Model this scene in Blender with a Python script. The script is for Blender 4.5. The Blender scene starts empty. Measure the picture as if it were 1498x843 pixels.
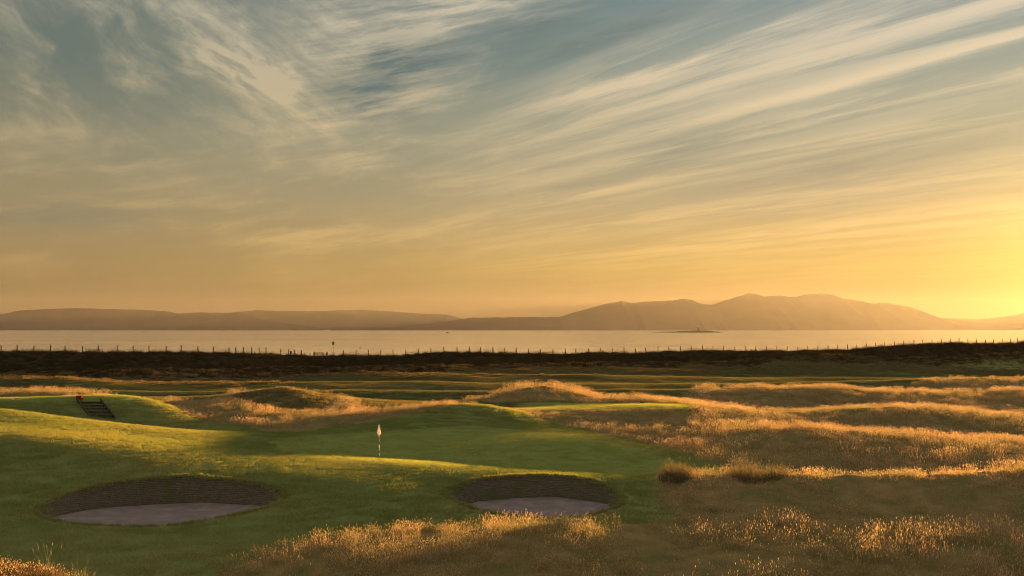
import bpy, bmesh, math, random
import numpy as np
from mathutils import Vector, Matrix

random.seed(7)
rng = np.random.default_rng(11)
S = bpy.context.scene
C = S.collection
R = math.radians

# ------------------------------------------------------------------ camera
F = 1456.0                 # focal length in photo pixels (1498 wide)
CX, HY = 749.0, 482.0      # principal column, horizon row
CAMZ = 15.0
cam_d = bpy.data.cameras.new('camera')
cam_d.sensor_width = 36.0
cam_d.lens = 36.0 * F / 1498.0
cam_d.shift_y = (HY - 421.5) / 1498.0
cam_d.clip_start = 0.1
cam_d.clip_end = 120000.0
cam = bpy.data.objects.new('camera', cam_d)
C.objects.link(cam)
cam.location = (0, 0, CAMZ)
cam.rotation_euler = (R(90), 0, 0)
S.camera = cam

# ------------------------------------------------------------------ exposure
EXPO = 2.7
S.view_settings.view_transform = 'Standard'
S.view_settings.look = 'None'
S.view_settings.gamma = 1.0
S.view_settings.exposure = EXPO
S.view_settings.use_curve_mapping = False
S.render.engine = 'CYCLES'
S.cycles.use_denoising = True
S.cycles.max_bounces = 6
S.cycles.diffuse_bounces = 2
S.cycles.glossy_bounces = 2
S.cycles.transmission_bounces = 4
S.cycles.transparent_max_bounces = 6
S.cycles.volume_bounces = 0
S.cycles.sample_clamp_indirect = 4.0
S.cycles.filter_width = 1.1

# ------------------------------------------------------------------ sun + sky
SUN_AZ, SUN_EL = 31.0, 2.45          # degrees right of the view, above the horizon
SUN_STRENGTH = 5.0
SUN_COL = (1.0, 0.54, 0.16)
sd = bpy.data.lights.new('sun', 'SUN')
sd.energy = SUN_STRENGTH
sd.angle = R(0.6)
sd.color = SUN_COL
sun = bpy.data.objects.new('sun', sd)
C.objects.link(sun)
sdir = Vector((math.sin(R(SUN_AZ)) * math.cos(R(SUN_EL)), math.cos(R(SUN_AZ)) * math.cos(R(SUN_EL)), math.sin(R(SUN_EL))))
sun.rotation_euler = sdir.to_track_quat('Z', 'Y').to_euler()
sun.location = (60, 120, 60)


def lin(r, g, b):
    f = lambda c: c / 12.92 if c <= 0.04045 else ((c + 0.055) / 1.055) ** 2.4
    return (f(r / 255), f(g / 255), f(b / 255), 1.0)


class NT:
    """small helper that writes node trees as expressions"""
    def __init__(self, tree):
        self.t = tree
        self.n = tree.nodes
        self.l = tree.links

    def node(self, typ, **kw):
        n = self.n.new(typ)
        for k, v in kw.items():
            setattr(n, k, v)
        return n

    def put(self, sock, v):
        if v is None:
            return
        if isinstance(v, bpy.types.NodeSocket):
            self.l.new(v, sock)
        else:
            try:
                sock.default_value = v
            except Exception:
                sock.default_value = tuple(v)[:len(sock.default_value)]

    def m(self, op, a, b=None, c=None, clamp=False):
        n = self.node('ShaderNodeMath', operation=op, use_clamp=clamp)
        for i, v in enumerate((a, b, c)):
            self.put(n.inputs[i], v)
        return n.outputs[0]

    def v(self, op, a, b=None, scale=None):
        n = self.node('ShaderNodeVectorMath', operation=op)
        self.put(n.inputs[0], a)
        self.put(n.inputs[1], b)
        if scale is not None:
            self.put(n.inputs['Scale'], scale)
        return n.outputs['Value'] if op in ('DOT_PRODUCT', 'LENGTH', 'DISTANCE') else n.outputs[0]

    def xyz(self, x, y, z):
        n = self.node('ShaderNodeCombineXYZ')
        for i, v in enumerate((x, y, z)):
            self.put(n.inputs[i], v)
        return n.outputs[0]

    def sep(self, a):
        n = self.node('ShaderNodeSeparateXYZ')
        self.put(n.inputs[0], a)
        return n.outputs

    def mix(self, f, a, b, blend='MIX'):
        n = self.node('ShaderNodeMix', data_type='RGBA', blend_type=blend)
        self.put(n.inputs[0], f)
        self.put(n.inputs[6], a)
        self.put(n.inputs[7], b)
        return n.outputs[2]

    def ramp(self, f, stops, interp='LINEAR'):
        n = self.node('ShaderNodeValToRGB')
        n.color_ramp.interpolation = interp
        e = n.color_ramp.elements
        while len(e) < len(stops):
            e.new(0.5)
        for k, (p, c) in enumerate(stops):
            e[k].position = p
        for k, (p, c) in enumerate(stops):
            e[k].color = c if not isinstance(c, (int, float)) else (c, c, c, 1)
        self.put(n.inputs[0], f)
        return n.outputs[0]

    def noise(self, vec, scale, detail=4.0, rough=0.5, dist=0.0, dims='3D', color=False):
        n = self.node('ShaderNodeTexNoise', noise_dimensions=dims)
        self.put(n.inputs['Vector'], vec)
        self.put(n.inputs['Scale'], scale)
        self.put(n.inputs['Detail'], detail)
        self.put(n.inputs['Roughness'], rough)
        self.put(n.inputs['Distortion'], dist)
        return n.outputs['Color' if color else 'Fac']

    def smooth(self, x, lo, hi, a=0.0, b=1.0):
        n = self.node('ShaderNodeMapRange', interpolation_type='SMOOTHSTEP')
        self.put(n.inputs[0], x)
        for i, v in enumerate((lo, hi, a, b)):
            self.put(n.inputs[i + 1], v)
        return n.outputs[0]


# ---- world: Nishita sky + cirrus sheet -----------------------------------
W = bpy.data.worlds.new('World')
S.world = W
W.use_nodes = True
w = NT(W.node_tree)
w.n.clear()
out = w.node('ShaderNodeOutputWorld')
bg = w.node('ShaderNodeBackground')
w.l.new(bg.outputs[0], out.inputs[0])
WSTR = 0.12
w.put(bg.inputs['Strength'], WSTR)
sky = w.node('ShaderNodeTexSky', sky_type='NISHITA')
sky.sun_disc = False
sky.sun_elevation = R(SUN_EL)
sky.sun_rotation = R(SUN_AZ)
sky.dust_density = 2.0
tc = w.node('ShaderNodeTexCoord')
D = w.v('NORMALIZE', tc.outputs['Generated'])
dx, dy, dz = w.sep(D)
zc = w.m('MAXIMUM', dz, 0.0)
azm = w.m('ARCTAN2', dx, dy)                       # radians, 0 = view axis, + right
el = w.m('ARCSINE', zc)
EPS = 0.02
VA = R(-35.0)                                       # azimuth the cirrus streets run towards


def plane_q(px, py):
    """cloud plane coordinates (across, along) of a direction; python twin of the nodes"""
    d = Vector(((px - CX) / F, 1.0, (HY - py) / F)).normalized()
    x, y = d.x / (d.z + EPS), d.y / (d.z + EPS)
    return (x * math.cos(VA) - y * math.sin(VA), x * math.sin(VA) + y * math.cos(VA))


def azel(px, py):
    d = Vector(((px - CX) / F, 1.0, (HY - py) / F)).normalized()
    return math.atan2(d.x, d.y), math.asin(d.z)


inv = w.m('DIVIDE', 1.0, w.m('ADD', zc, EPS))
px_ = w.m('MULTIPLY', dx, inv)
py_ = w.m('MULTIPLY', dy, inv)
qa = w.m('SUBTRACT', w.m('MULTIPLY', px_, math.cos(VA)), w.m('MULTIPLY', py_, math.sin(VA)))   # across
qb = w.m('ADD', w.m('MULTIPLY', px_, math.sin(VA)), w.m('MULTIPLY', py_, math.cos(VA)))        # along
flow = w.xyz(w.m('MULTIPLY', qa, 1.0), w.m('MULTIPLY', qb, 0.16), 0.0)
warp = w.noise(flow, 1.1, 3.0, 0.5, color=True)
flow_w = w.v('ADD', flow, w.v('SCALE', w.v('SUBTRACT', warp, (0.5, 0.5, 0.5)), scale=0.55))
sun_side = w.smooth(azm, R(-34), R(30))


def blob(px, py, sx, sy, ang=0.0):
    """soft patch fixed in the sky (azimuth, elevation), sizes in degrees"""
    a0, e0 = azel(px, py)
    u = w.m('SUBTRACT', azm, a0)
    v = w.m('SUBTRACT', el, e0)
    ca, sa = math.cos(R(ang)), math.sin(R(ang))
    uu = w.m('ADD', w.m('MULTIPLY', u, ca / R(sx)), w.m('MULTIPLY', v, sa / R(sx)))
    vv = w.m('ADD', w.m('MULTIPLY', u, -sa / R(sy)), w.m('MULTIPLY', v, ca / R(sy)))
    rr = w.m('ADD', w.m('MULTIPLY', uu, uu), w.m('MULTIPLY', vv, vv))
    return w.m('EXPONENT', w.m('MULTIPLY', rr, -1.0))


ez = w.m('DIVIDE', zc, 0.34)
zpos = lambda py: (((HY - py) / F) / math.hypot(1.0, (HY - py) / F)) / 0.34
HAZE_D, HAZE_G = 3.7e-6, 0.5


def behind_haze(rgb, py, hg):
    """radiance the sky itself must have so that, seen through the haze box, it reads as rgb"""
    e = max(math.atan((HY - py) / F), 1e-3)
    T = math.exp(-HAZE_D * min(860.0 / math.sin(e), 27000.0))
    c = lin(*rgb)
    return tuple(max((c[i] - 2.2 * (1.0, 0.55, 0.165)[i] * hg * (1 - T)) / T / 0.92, 0.015) for i in range(3)) + (1.0,)


left_ramp = w.ramp(ez, [(zpos(p), behind_haze(c, p, 1.40)) for p, c in [
    (482, (186, 142, 88)), (440, (182, 143, 88)), (400, (172, 140, 90)), (360, (168, 142, 97)), (300, (160, 143, 105)),
    (230, (146, 138, 110)), (160, (130, 130, 109)), (100, (119, 123, 108)), (0, (114, 121, 112))]] + [(1.0, lin(108, 122, 122))])
right_ramp = w.ramp(ez, [(zpos(p), behind_haze(c, p, 5.2)) for p, c in [
    (482, (255, 205, 90)), (440, (252, 204, 96)), (390, (244, 197, 110)), (340, (226, 188, 122)), (300, (208, 182, 134)),
    (250, (190, 177, 140)), (200, (170, 170, 143)), (100, (142, 156, 147)), (0, (126, 146, 148))]] + [(1.0, lin(122, 142, 148))])
base = w.mix(sun_side, left_ramp, right_ramp)

# cirrus brightness as streets (constant "across" coordinate), frayed by noise
n1 = w.noise(w.v('MULTIPLY', flow_w, (0.7, 1.0, 1.0)), 2.2, 6.0, 0.55)
n2 = w.noise(w.v('ADD', w.xyz(w.m('MULTIPLY', w.m('LOGARITHM', w.m('ADD', qa, 3.0), 2.718), 26.0), w.m('MULTIPLY', qb, 0.62), 3.0), w.v('SCALE', w.v('SUBTRACT', warp, (0.5, 0.5, 0.5)), scale=2.2)), 1.0, 7.0, 0.62)
qs = w.m('ADD', qa, w.m('MULTIPLY', w.m('SUBTRACT', n1, 0.5), 0.34))
streets = [  # photo pixel on the street, brightness
    ((1000, 15), 0.10), ((1060, 35), 0.35), ((1100, 62), 0.95), ((1100, 80), 0.60), ((1150, 95), 0.72), ((1200, 105), 0.45),
    ((1200, 132), 0.80), ((1200, 150), 0.35), ((1200, 172), 0.60), ((1150, 200), 0.25), ((1150, 226), 0.60), ((1150, 240), 0.10),
    ((1050, 262), 0.30), ((1000, 285), 0.10), ((900, 330), 0.45), ((950, 345), 0.2), ((1000, 360), 0.55), ((1100, 375), 0.35)]
qstops = sorted((plane_q(*p)[0], b) for p, b in streets)
q0, q1 = qstops[0][0] - 0.3, qstops[-1][0] + 1.5
band = w.ramp(w.m('DIVIDE', w.m('SUBTRACT', qs, q0), q1 - q0),
              [((q - q0) / (q1 - q0), b) for q, b in qstops], 'EASE')
fil = w.smooth(n2, 0.38, 0.62)
cir_r = w.m('MULTIPLY', band, w.m('ADD', 0.30, w.m('MULTIPLY', fil, 0.95)))
# left half: fibrous veil, combed down to the right high up and level lower down
def fibres(theta, L, T, seed, detail=8.0, rough=0.58, wrp=0.5):
    c_, s_ = math.cos(R(theta)), math.sin(R(theta))
    u = w.m('ADD', w.m('MULTIPLY', azm, c_ / R(L)), w.m('MULTIPLY', el, s_ / R(L)))
    v = w.m('ADD', w.m('MULTIPLY', azm, -s_ / R(T)), w.m('MULTIPLY', el, c_ / R(T)))
    p = w.xyz(u, v, seed)
    wv = w.v('SCALE', w.v('SUBTRACT', w.noise(w.v('MULTIPLY', p, (1.0, 0.45, 1.0)), 0.7, 3.0, 0.5, color=True), (0.5, 0.5, 0.5)), scale=wrp)
    return w.noise(w.v('ADD', p, wv), 1.0, detail, rough)


down = w.m('MULTIPLY', w.smooth(azm, R(-6), R(-16)), w.smooth(el, R(7.5), R(12)))
n3 = w.m('ADD', w.m('MULTIPLY', fibres(-32, 6.0, 3.0, 1.0, rough=0.62, wrp=2.0), down), w.m('MULTIPLY', fibres(8, 9, 1.9, 2.0, rough=0.62, wrp=1.6), w.m('SUBTRACT', 1.0, down)))
n4 = w.m('ADD', w.m('MULTIPLY', fibres(-28, 2.6, 0.70, 3.0, rough=0.64, wrp=1.8), down), w.m('MULTIPLY', fibres(11, 4.2, 0.45, 4.0, rough=0.64, wrp=1.5), w.m('SUBTRACT', 1.0, down)))
cir_l = w.m('MULTIPLY', w.smooth(n3, 0.43, 0.70), w.m('ADD', 0.30, w.m('MULTIPLY', w.smooth(n4, 0.34, 0.68), 0.5)))
to_right = w.smooth(w.m('ADD', azm, w.m('MULTIPLY', el, -0.25)), R(-11), R(4))
cir = w.m('ADD', w.m('MULTIPLY', cir_l, w.m('SUBTRACT', 1.0, to_right)), w.m('MULTIPLY', cir_r, to_right))
wisps = w.m('MULTIPLY', w.m('ADD', blob(350, 100, 3.0, 1.2, -38), blob(400, 130, 2.2, 0.9, -20)), 1.5)
wisps = w.m('ADD', wisps, blob(510, 175, 3.4, 0.55, 14))
wisps = w.m('ADD', wisps, w.m('MULTIPLY', blob(500, 60, 1.2, 3.0, 25), 0.9))
wisps = w.m('ADD', wisps, w.m('MULTIPLY', blob(640, 25, 5.0, 0.7, 22), 0.8))
wisps = w.m('ADD', wisps, w.m('MULTIPLY', blob(800, 300, 9.0, 1.6, 8), 0.35))
wisps = w.m('MULTIPLY', wisps, w.m('ADD', 0.15, w.m('MULTIPLY', w.smooth(n4, 0.3, 0.7), 0.85)))
cir = w.m('ADD', cir, w.m('MULTIPLY', wisps, 0.36), clamp=True)
veil = w.m('ADD', w.m('MULTIPLY', blob(480, 50, 4.5, 3.2, 30), 0.55), w.m('MULTIPLY', blob(430, 185, 7.0, 1.9, 8), 0.38))
veil = w.m('ADD', veil, w.m('MULTIPLY', blob(650, 30, 6.0, 1.5, 22), 0.55))
veil = w.m('ADD', veil, w.m('MULTIPLY', blob(330, 60, 4.0, 2.2, -30), 0.35))
veil = w.m('MULTIPLY', veil, w.m('ADD', 0.35, w.m('MULTIPLY', w.smooth(n4, 0.32, 0.66), 0.75)))
cir = w.m('ADD', cir, veil, clamp=True)
# clear teal gaps
gap = w.m('ADD', w.m('MULTIPLY', blob(580, 92, 2.9, 1.6, 14), 1.15), w.m('MULTIPLY', blob(525, 145, 2.4, 0.8, -12), 0.8))
gap = w.m('ADD', gap, w.m('MULTIPLY', blob(780, 40, 4.5, 1.4, 16), 0.55))
gap = w.m('ADD', gap, w.m('MULTIPLY', blob(900, 52, 6.0, 0.55, 16), 0.6))
gap = w.m('ADD', gap, w.m('MULTIPLY', blob(160, 120, 5.5, 2.6, -18), 0.22))
gap = w.m('ADD', gap, w.m('MULTIPLY', blob(30, 50, 3.5, 2.5, 0), 0.18))
gap = w.m('ADD', gap, w.m('MULTIPLY', blob(90, 318, 4.5, 0.8, 2), 0.30))
gap = w.m('ADD', gap, w.m('MULTIPLY', blob(930, 225, 8.0, 1.1, 9), 0.5))
gap = w.m('ADD', gap, w.m('MULTIPLY', blob(1250, 240, 9.0, 1.5, 9), 0.4))
gap = w.m('MULTIPLY', gap, w.m('ADD', 0.55, w.m('MULTIPLY', w.smooth(n4, 0.66, 0.34), 0.6)), clamp=True)
cir = w.m('MULTIPLY', cir, w.m('SUBTRACT', 1.0, w.m('MULTIPLY', gap, 0.75)))
sheet = w.mix(w.m('MULTIPLY', gap, w.m('SUBTRACT', 1.0, w.m('MULTIPLY', cir, 0.6))), base, lin(70, 107, 115))
cloud_col = w.mix(sun_side,
                  w.ramp(ez, [(0.0, lin(215, 168, 98)), (zpos(380), lin(214, 176, 112)), (zpos(250), lin(198, 176, 132)), (zpos(60), lin(186, 178, 152)), (1.0, lin(186, 182, 160))]),
                  w.ramp(ez, [(0.0, lin(255, 210, 96)), (zpos(380), lin(248, 208, 124)), (zpos(250), lin(230, 208, 164)), (zpos(60), lin(228, 216, 190)), (1.0, lin(222, 214, 194))]))
fade = w.smooth(el, R(1.0), R(6.5))
cfac = w.m('MULTIPLY', w.m('MULTIPLY', cir, fade), 0.95, clamp=True)
skycol = w.mix(cfac, sheet, cloud_col)
# thin darker bars between the streets low in the sky
bars = w.noise(w.xyz(w.m('MULTIPLY', azm, 2.2), w.m('ADD', w.m('MULTIPLY', el, 34.0), w.m('MULTIPLY', azm, -2.6)), 1.0), 1.0, 5.0, 0.55, 0.4)
bfac = w.m('MULTIPLY', w.smooth(bars, 0.52, 0.72), w.m('MULTIPLY', w.smooth(el, R(1.0), R(3.0)), w.smooth(el, R(13), R(6))))
skycol = w.mix(w.m('MULTIPLY', bfac, 0.42), skycol, w.mix(1.0, skycol, (0.74, 0.80, 0.86, 1), 'MULTIPLY'))
# glow round the low sun
cs = w.v('DOT_PRODUCT', D, tuple(sdir))
ang = w.m('ARCCOSINE', w.m('MINIMUM', cs, 0.99999))
g1 = w.m('EXPONENT', w.m('MULTIPLY', w.m('POWER', w.m('DIVIDE', ang, R(6.0)), 2.0), -1.0))
g2 = w.m('EXPONENT', w.m('MULTIPLY', w.m('DIVIDE', ang, R(9.0)), -1.0))
skycol = w.mix(1.0, skycol, w.v('ADD', w.v('SCALE', (0.42, 0.31, 0.05), scale=g1), w.v('SCALE', (0.01, 0.006, 0.0), scale=g2)), 'ADD')
# unseen sky overhead and behind the viewer, made brighter and cooler to fill shade
high = w.m('MAXIMUM', w.smooth(el, R(20), R(55)), w.m('MULTIPLY', w.smooth(dy, 0.35, -0.3), 0.8))
skycol = w.mix(high, skycol, (0.80, 0.75, 0.67, 1))
scaled = w.v('SCALE', skycol, scale=0.86 / (WSTR * 2 ** EXPO))
nish = w.v('SCALE', sky.outputs[0], scale=0.04 / 2 ** EXPO)
w.put(bg.inputs['Color'], w.v('ADD', scaled, nish))


# ------------------------------------------------------------------ materials
def new_mat(name):
    m = bpy.data.materials.new(name)
    m.use_nodes = True
    t = NT(m.node_tree)
    t.n.clear()
    o = t.node('ShaderNodeOutputMaterial')
    return m, t, o


def simple_mat(name, col, rough=0.7, metal=0.0, var=0.15, scale=6.0, bump=0.0):
    m, t, o = new_mat(name)
    p = t.node('ShaderNodeBsdfPrincipled')
    co = t.node('ShaderNodeTexCoord').outputs['Object']
    n = t.noise(co, scale, 5.0, 0.6)
    f = t.m('ADD', 1.0 - var, t.m('MULTIPLY', n, 2 * var))
    t.put(p.inputs['Base Color'], t.v('SCALE', tuple(col[:3]), scale=f))
    p.inputs['Roughness'].default_value = rough
    p.inputs['Specular IOR Level'].default_value = 0.0 if rough >= 0.85 else 0.15
    p.inputs['Metallic'].default_value = metal
    if bump:
        b = t.node('ShaderNodeBump')
        b.inputs['Strength'].default_value = bump
        t.put(b.inputs['Height'], n)
        t.put(p.inputs['Normal'], b.outputs[0])
    t.l.new(p.outputs[0], o.inputs[0])
    return m


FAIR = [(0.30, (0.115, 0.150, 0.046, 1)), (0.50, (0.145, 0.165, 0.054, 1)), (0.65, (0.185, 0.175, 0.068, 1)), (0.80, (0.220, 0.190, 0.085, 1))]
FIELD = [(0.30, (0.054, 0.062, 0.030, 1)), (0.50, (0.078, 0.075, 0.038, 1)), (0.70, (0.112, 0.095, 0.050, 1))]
GREEN = [(0.3, (0.170, 0.205, 0.060, 1)), (0.7, (0.205, 0.225, 0.068, 1))]


def turf_mat(name, stops):
    m, t, o = new_mat(name)
    pos = t.node('ShaderNodeNewGeometry').outputs['Position']
    f = t.m('ADD', t.m('MULTIPLY', t.noise(pos, 0.07, 3.0, 0.5), 0.75), t.m('MULTIPLY', t.noise(pos, 0.5, 4.0, 0.55), 0.25))
    col = t.ramp(f, stops)
    rnd = t.node('ShaderNodeObjectInfo').outputs['Random']
    col = t.v('SCALE', col, scale=t.m('ADD', 0.93, t.m('MULTIPLY', rnd, 0.14)))
    d = t.node('ShaderNodeBsdfDiffuse')
    t.put(d.inputs['Color'], t.v('SCALE', col, scale=1.25))
    tr = t.node('ShaderNodeBsdfTranslucent')
    t.put(tr.inputs['Color'], t.v('MULTIPLY', col, (1.6, 1.4, 0.9)))
    mx = t.node('ShaderNodeMixShader')
    mx.inputs[0].default_value = 0.5
    t.l.new(d.outputs[0], mx.inputs[1])
    t.l.new(tr.outputs[0], mx.inputs[2])
    t.l.new(mx.outputs[0], o.inputs[0])
    return m


def ground_mat():
    m, t, o = new_mat('links_turf')
    pos = t.node('ShaderNodeNewGeometry').outputs['Position']
    at = t.node('ShaderNodeAttribute', attribute_name='cover')
    r_, g_, b_ = t.sep(at.outputs['Color'])          # rough, putting green, heath
    big = t.noise(pos, 0.10, 4.0, 0.55)
    mid = t.noise(pos, 0.7, 5.0, 0.6)
    fine = t.noise(t.v('MULTIPLY', pos, (1, 1, 0.3)), 9.0, 4.0, 0.65)
    fair = t.ramp(t.m('ADD', t.m('MULTIPLY', big, 0.6), t.m('MULTIPLY', mid, 0.4)), FAIR)
    green = t.ramp(mid, GREEN)
    rough = t.ramp(mid, [(0.3, (0.110, 0.105, 0.036, 1)), (0.5, (0.170, 0.125, 0.050, 1)), (0.7, (0.230, 0.155, 0.066, 1))])
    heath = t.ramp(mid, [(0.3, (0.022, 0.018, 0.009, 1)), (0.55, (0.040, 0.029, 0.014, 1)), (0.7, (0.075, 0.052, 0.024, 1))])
    col = t.mix(g_, fair, green)
    col = t.mix(r_, col, rough)
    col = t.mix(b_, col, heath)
    col = t.v('SCALE', col, scale=t.m('ADD', 0.72, t.m('MULTIPLY', fine, 0.56)))
    d = t.node('ShaderNodeBsdfDiffuse')
    t.put(d.inputs['Color'], t.v('SCALE', col, scale=0.8))
    t.l.new(d.outputs[0], o.inputs[0])
    return m


def blade_mat(name, col, tip, transl=0.45, patch=0.0):
    m, t, o = new_mat(name)
    oi = t.node('ShaderNodeObjectInfo')
    rnd = oi.outputs['Random']
    c = t.mix(rnd, col + (1,), tip + (1,))
    pos = t.node('ShaderNodeNewGeometry').outputs['Position']
    pn = t.noise(pos, 0.22, 4.0, 0.6)
    c = t.mix(t.smooth(pn, 0.40, 0.60, 0.0, patch), c, (0.19, 0.195, 0.075, 1))
    c = t.v('SCALE', c, scale=t.m('ADD', 0.8, t.m('MULTIPLY', t.noise(pos, 1.3, 3.0, 0.6), 0.45)))
    d = t.node('ShaderNodeBsdfDiffuse')
    t.put(d.inputs['Color'], c)
    tr = t.node('ShaderNodeBsdfTranslucent')
    t.put(tr.inputs['Color'], c)
    mx = t.node('ShaderNodeMixShader')
    mx.inputs[0].default_value = transl
    t.l.new(d.outputs[0], mx.inputs[1])
    t.l.new(tr.outputs[0], mx.inputs[2])
    t.l.new(mx.outputs[0], o.inputs[0])
    return m


M_GROUND = ground_mat()
M_BLADE_G = blade_mat('green_blade', (0.20, 0.185, 0.070), (0.27, 0.22, 0.090))
M_BLADE_S = blade_mat('straw_blade', (0.31, 0.205, 0.090), (0.40, 0.26, 0.118), patch=0.65)
M_SEED = blade_mat('seed_head', (0.42, 0.28, 0.155), (0.62, 0.43, 0.25), 0.5, patch=0.3)
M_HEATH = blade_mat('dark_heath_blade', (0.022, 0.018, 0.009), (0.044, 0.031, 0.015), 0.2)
M_MARRAM = blade_mat('marram_blade', (0.16, 0.15, 0.07), (0.22, 0.20, 0.10), 0.4)
M_OLD = blade_mat('old_brown_blade', (0.11, 0.078, 0.042), (0.16, 0.11, 0.06), 0.35)
M_WOOD = simple_mat('weathered_wood', (0.10, 0.075, 0.05), 0.85, bump=0.3)
M_DARK = simple_mat('dark_timber', (0.035, 0.028, 0.022), 0.9, bump=0.3)
M_STEP = simple_mat('earthy_step_timber', (0.055, 0.050, 0.030), 0.95, bump=0.3)
M_PALE = simple_mat('pale_timber', (0.12, 0.10, 0.075), 0.85, bump=0.2)
M_WIRE = simple_mat('galvanised_wire', (0.12, 0.12, 0.11), 0.5, 0.8)
M_RED = simple_mat('red_paint', (0.16, 0.020, 0.010), 0.9, var=0.1)
M_REDTOP = simple_mat('dimmed_lid_red', (0.10, 0.02, 0.012), 0.9, var=0.1)  # lid red dimmed in its colour to offset glare from the low sun
M_WHITE = simple_mat('white_paint', (0.75, 0.73, 0.68), 0.5, var=0.05)
M_BLACK = simple_mat('black_paint', (0.015, 0.015, 0.015), 0.5, var=0.1)
M_SIGN = simple_mat('brown_sign_board', (0.08, 0.055, 0.035), 0.7)
M_STONE = simple_mat('grey_stone', (0.22, 0.20, 0.18), 0.9, scale=0.5)
M_ROCK = simple_mat('dark_shore_rock', (0.05, 0.045, 0.035), 0.9, scale=0.02)


def sand_mat():
    m, t, o = new_mat('bunker_sand')
    pos = t.node('ShaderNodeNewGeometry').outputs['Position']
    a = t.noise(pos, 1.2, 5, 0.6)
    bnoise = t.noise(pos, 40.0, 3, 0.7)
    col = t.ramp(t.m('ADD', t.m('MULTIPLY', a, 0.7), t.m('MULTIPLY', bnoise, 0.3)),
                 [(0.32, (0.080, 0.058, 0.052, 1)), (0.48, (0.130, 0.094, 0.084, 1)), (0.62, (0.175, 0.128, 0.114, 1))])
    p = t.node('ShaderNodeBsdfPrincipled')
    t.put(p.inputs['Base Color'], col)
    p.inputs['Roughness'].default_value = 0.95
    b = t.node('ShaderNodeBump')
    b.inputs['Strength'].default_value = 0.5
    b.inputs['Distance'].default_value = 0.05
    t.put(b.inputs['Height'], t.m('ADD', t.noise(pos, 9.0, 4, 0.6), t.noise(t.v('MULTIPLY', pos, (2, 12, 1)), 1.0, 2, 0.5)))
    t.put(p.inputs['Normal'], b.outputs[0])
    t.l.new(p.outputs[0], o.inputs[0])
    return m


def revet_mat():
    """stacked turf sods: courses of dry brown turf, grass sprouting between them"""
    m, t, o = new_mat('stacked_turf')
    pos = t.node('ShaderNodeNewGeometry').outputs['Position']
    x, y, z = t.sep(pos)
    wob = t.noise(pos, 1.5, 3, 0.5)
    zz = t.m('ADD', z, t.m('MULTIPLY', wob, 0.12))
    course = t.m('FRACT', t.m('DIVIDE', zz, 0.085))
    line = t.smooth(t.m('ABSOLUTE', t.m('SUBTRACT', course, 0.5)), 0.25, 0.5)
    n = t.m('ADD', t.m('MULTIPLY', t.noise(t.v('MULTIPLY', pos, (2.2, 2.2, 22)), 1.6, 6, 0.7), 0.55), t.m('MULTIPLY', t.noise(pos, 16.0, 4, 0.7), 0.45))
    col = t.ramp(n, [(0.36, (0.045, 0.038, 0.026, 1)), (0.5, (0.092, 0.073, 0.050, 1)), (0.64, (0.165, 0.130, 0.092, 1))])
    grass = t.smooth(t.noise(pos, 0.8, 4, 0.6), 0.48, 0.66)
    col = t.mix(t.m('MULTIPLY', grass, 0.6), col, (0.07, 0.075, 0.022, 1))
    col = t.mix(t.m('MULTIPLY', line, 0.15), col, (0.04, 0.032, 0.018, 1))
    b = t.node('ShaderNodeBump')
    b.inputs['Strength'].default_value = 0.7
    b.inputs['Distance'].default_value = 0.05
    t.put(b.inputs['Height'], t.m('SUBTRACT', n, t.m('MULTIPLY', line, 0.5)))
    d = t.node('ShaderNodeBsdfDiffuse')
    t.put(d.inputs['Color'], col)
    t.put(d.inputs['Normal'], b.outputs[0])
    t.l.new(d.outputs[0], o.inputs[0])
    return m


def sea_mat():
    m, t, o = new_mat('calm_sea')
    pos = t.node('ShaderNodeNewGeometry').outputs['Position']
    p = t.node('ShaderNodeBsdfPrincipled')
    p.inputs['Base Color'].default_value = (0.46, 0.40, 0.32, 1)  # paler than real water, standing in for sky reflection the surface lacks
    p.inputs['IOR'].default_value = 1.4
    streak = t.noise(t.v('MULTIPLY', pos, (0.0009, 0.006, 1)), 1.0, 5, 0.55)
    t.put(p.inputs['Roughness'], t.m('ADD', 0.05, t.m('MULTIPLY', streak, 0.09)))
    b = t.node('ShaderNodeBump')
    b.inputs['Strength'].default_value = 0.035
    b.inputs['Distance'].default_value = 0.3
    t.put(b.inputs['Height'], t.noise(t.v('MULTIPLY', pos, (0.25, 0.5, 1)), 1.0, 4, 0.6))
    t.put(p.inputs['Normal'], b.outputs[0])
    t.l.new(p.outputs[0], o.inputs[0])
    return m


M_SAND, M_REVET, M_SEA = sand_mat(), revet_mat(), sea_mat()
M_HILL = simple_mat('heather_hillside', (0.03, 0.026, 0.032), 1.0, scale=0.0012, var=0.3)


# ------------------------------------------------------------------ object helpers
def link(name, mesh, mats, parent=None, smooth=False):
    o = bpy.data.objects.new(name, mesh)
    C.objects.link(o)
    for m in (mats if isinstance(mats, (list, tuple)) else [mats]):
        mesh.materials.append(m)
    if smooth:
        mesh.polygons.foreach_set('use_smooth', np.ones(len(mesh.polygons), bool))
    if parent:
        o.parent = parent
    return o


def from_bm(name, bm, mats, parent=None, smooth=False):
    me = bpy.data.meshes.new(name)
    bmesh.ops.recalc_face_normals(bm, faces=bm.faces)
    bm.to_mesh(me)
    bm.free()
    return link(name, me, mats, parent, smooth)


def from_np(name, verts, faces, mats, parent=None, smooth=True):
    me = bpy.data.meshes.new(name)
    me.from_pydata([tuple(v) for v in verts], [], [tuple(f) for f in faces])
    me.update()
    return link(name, me, mats, parent, smooth)


def tag(o, label=None, cat=None, group=None, kind=None):
    if label: o['label'] = label
    if cat: o['category'] = cat
    if group: o['group'] = group
    if kind: o['kind'] = kind
    return o


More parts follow.
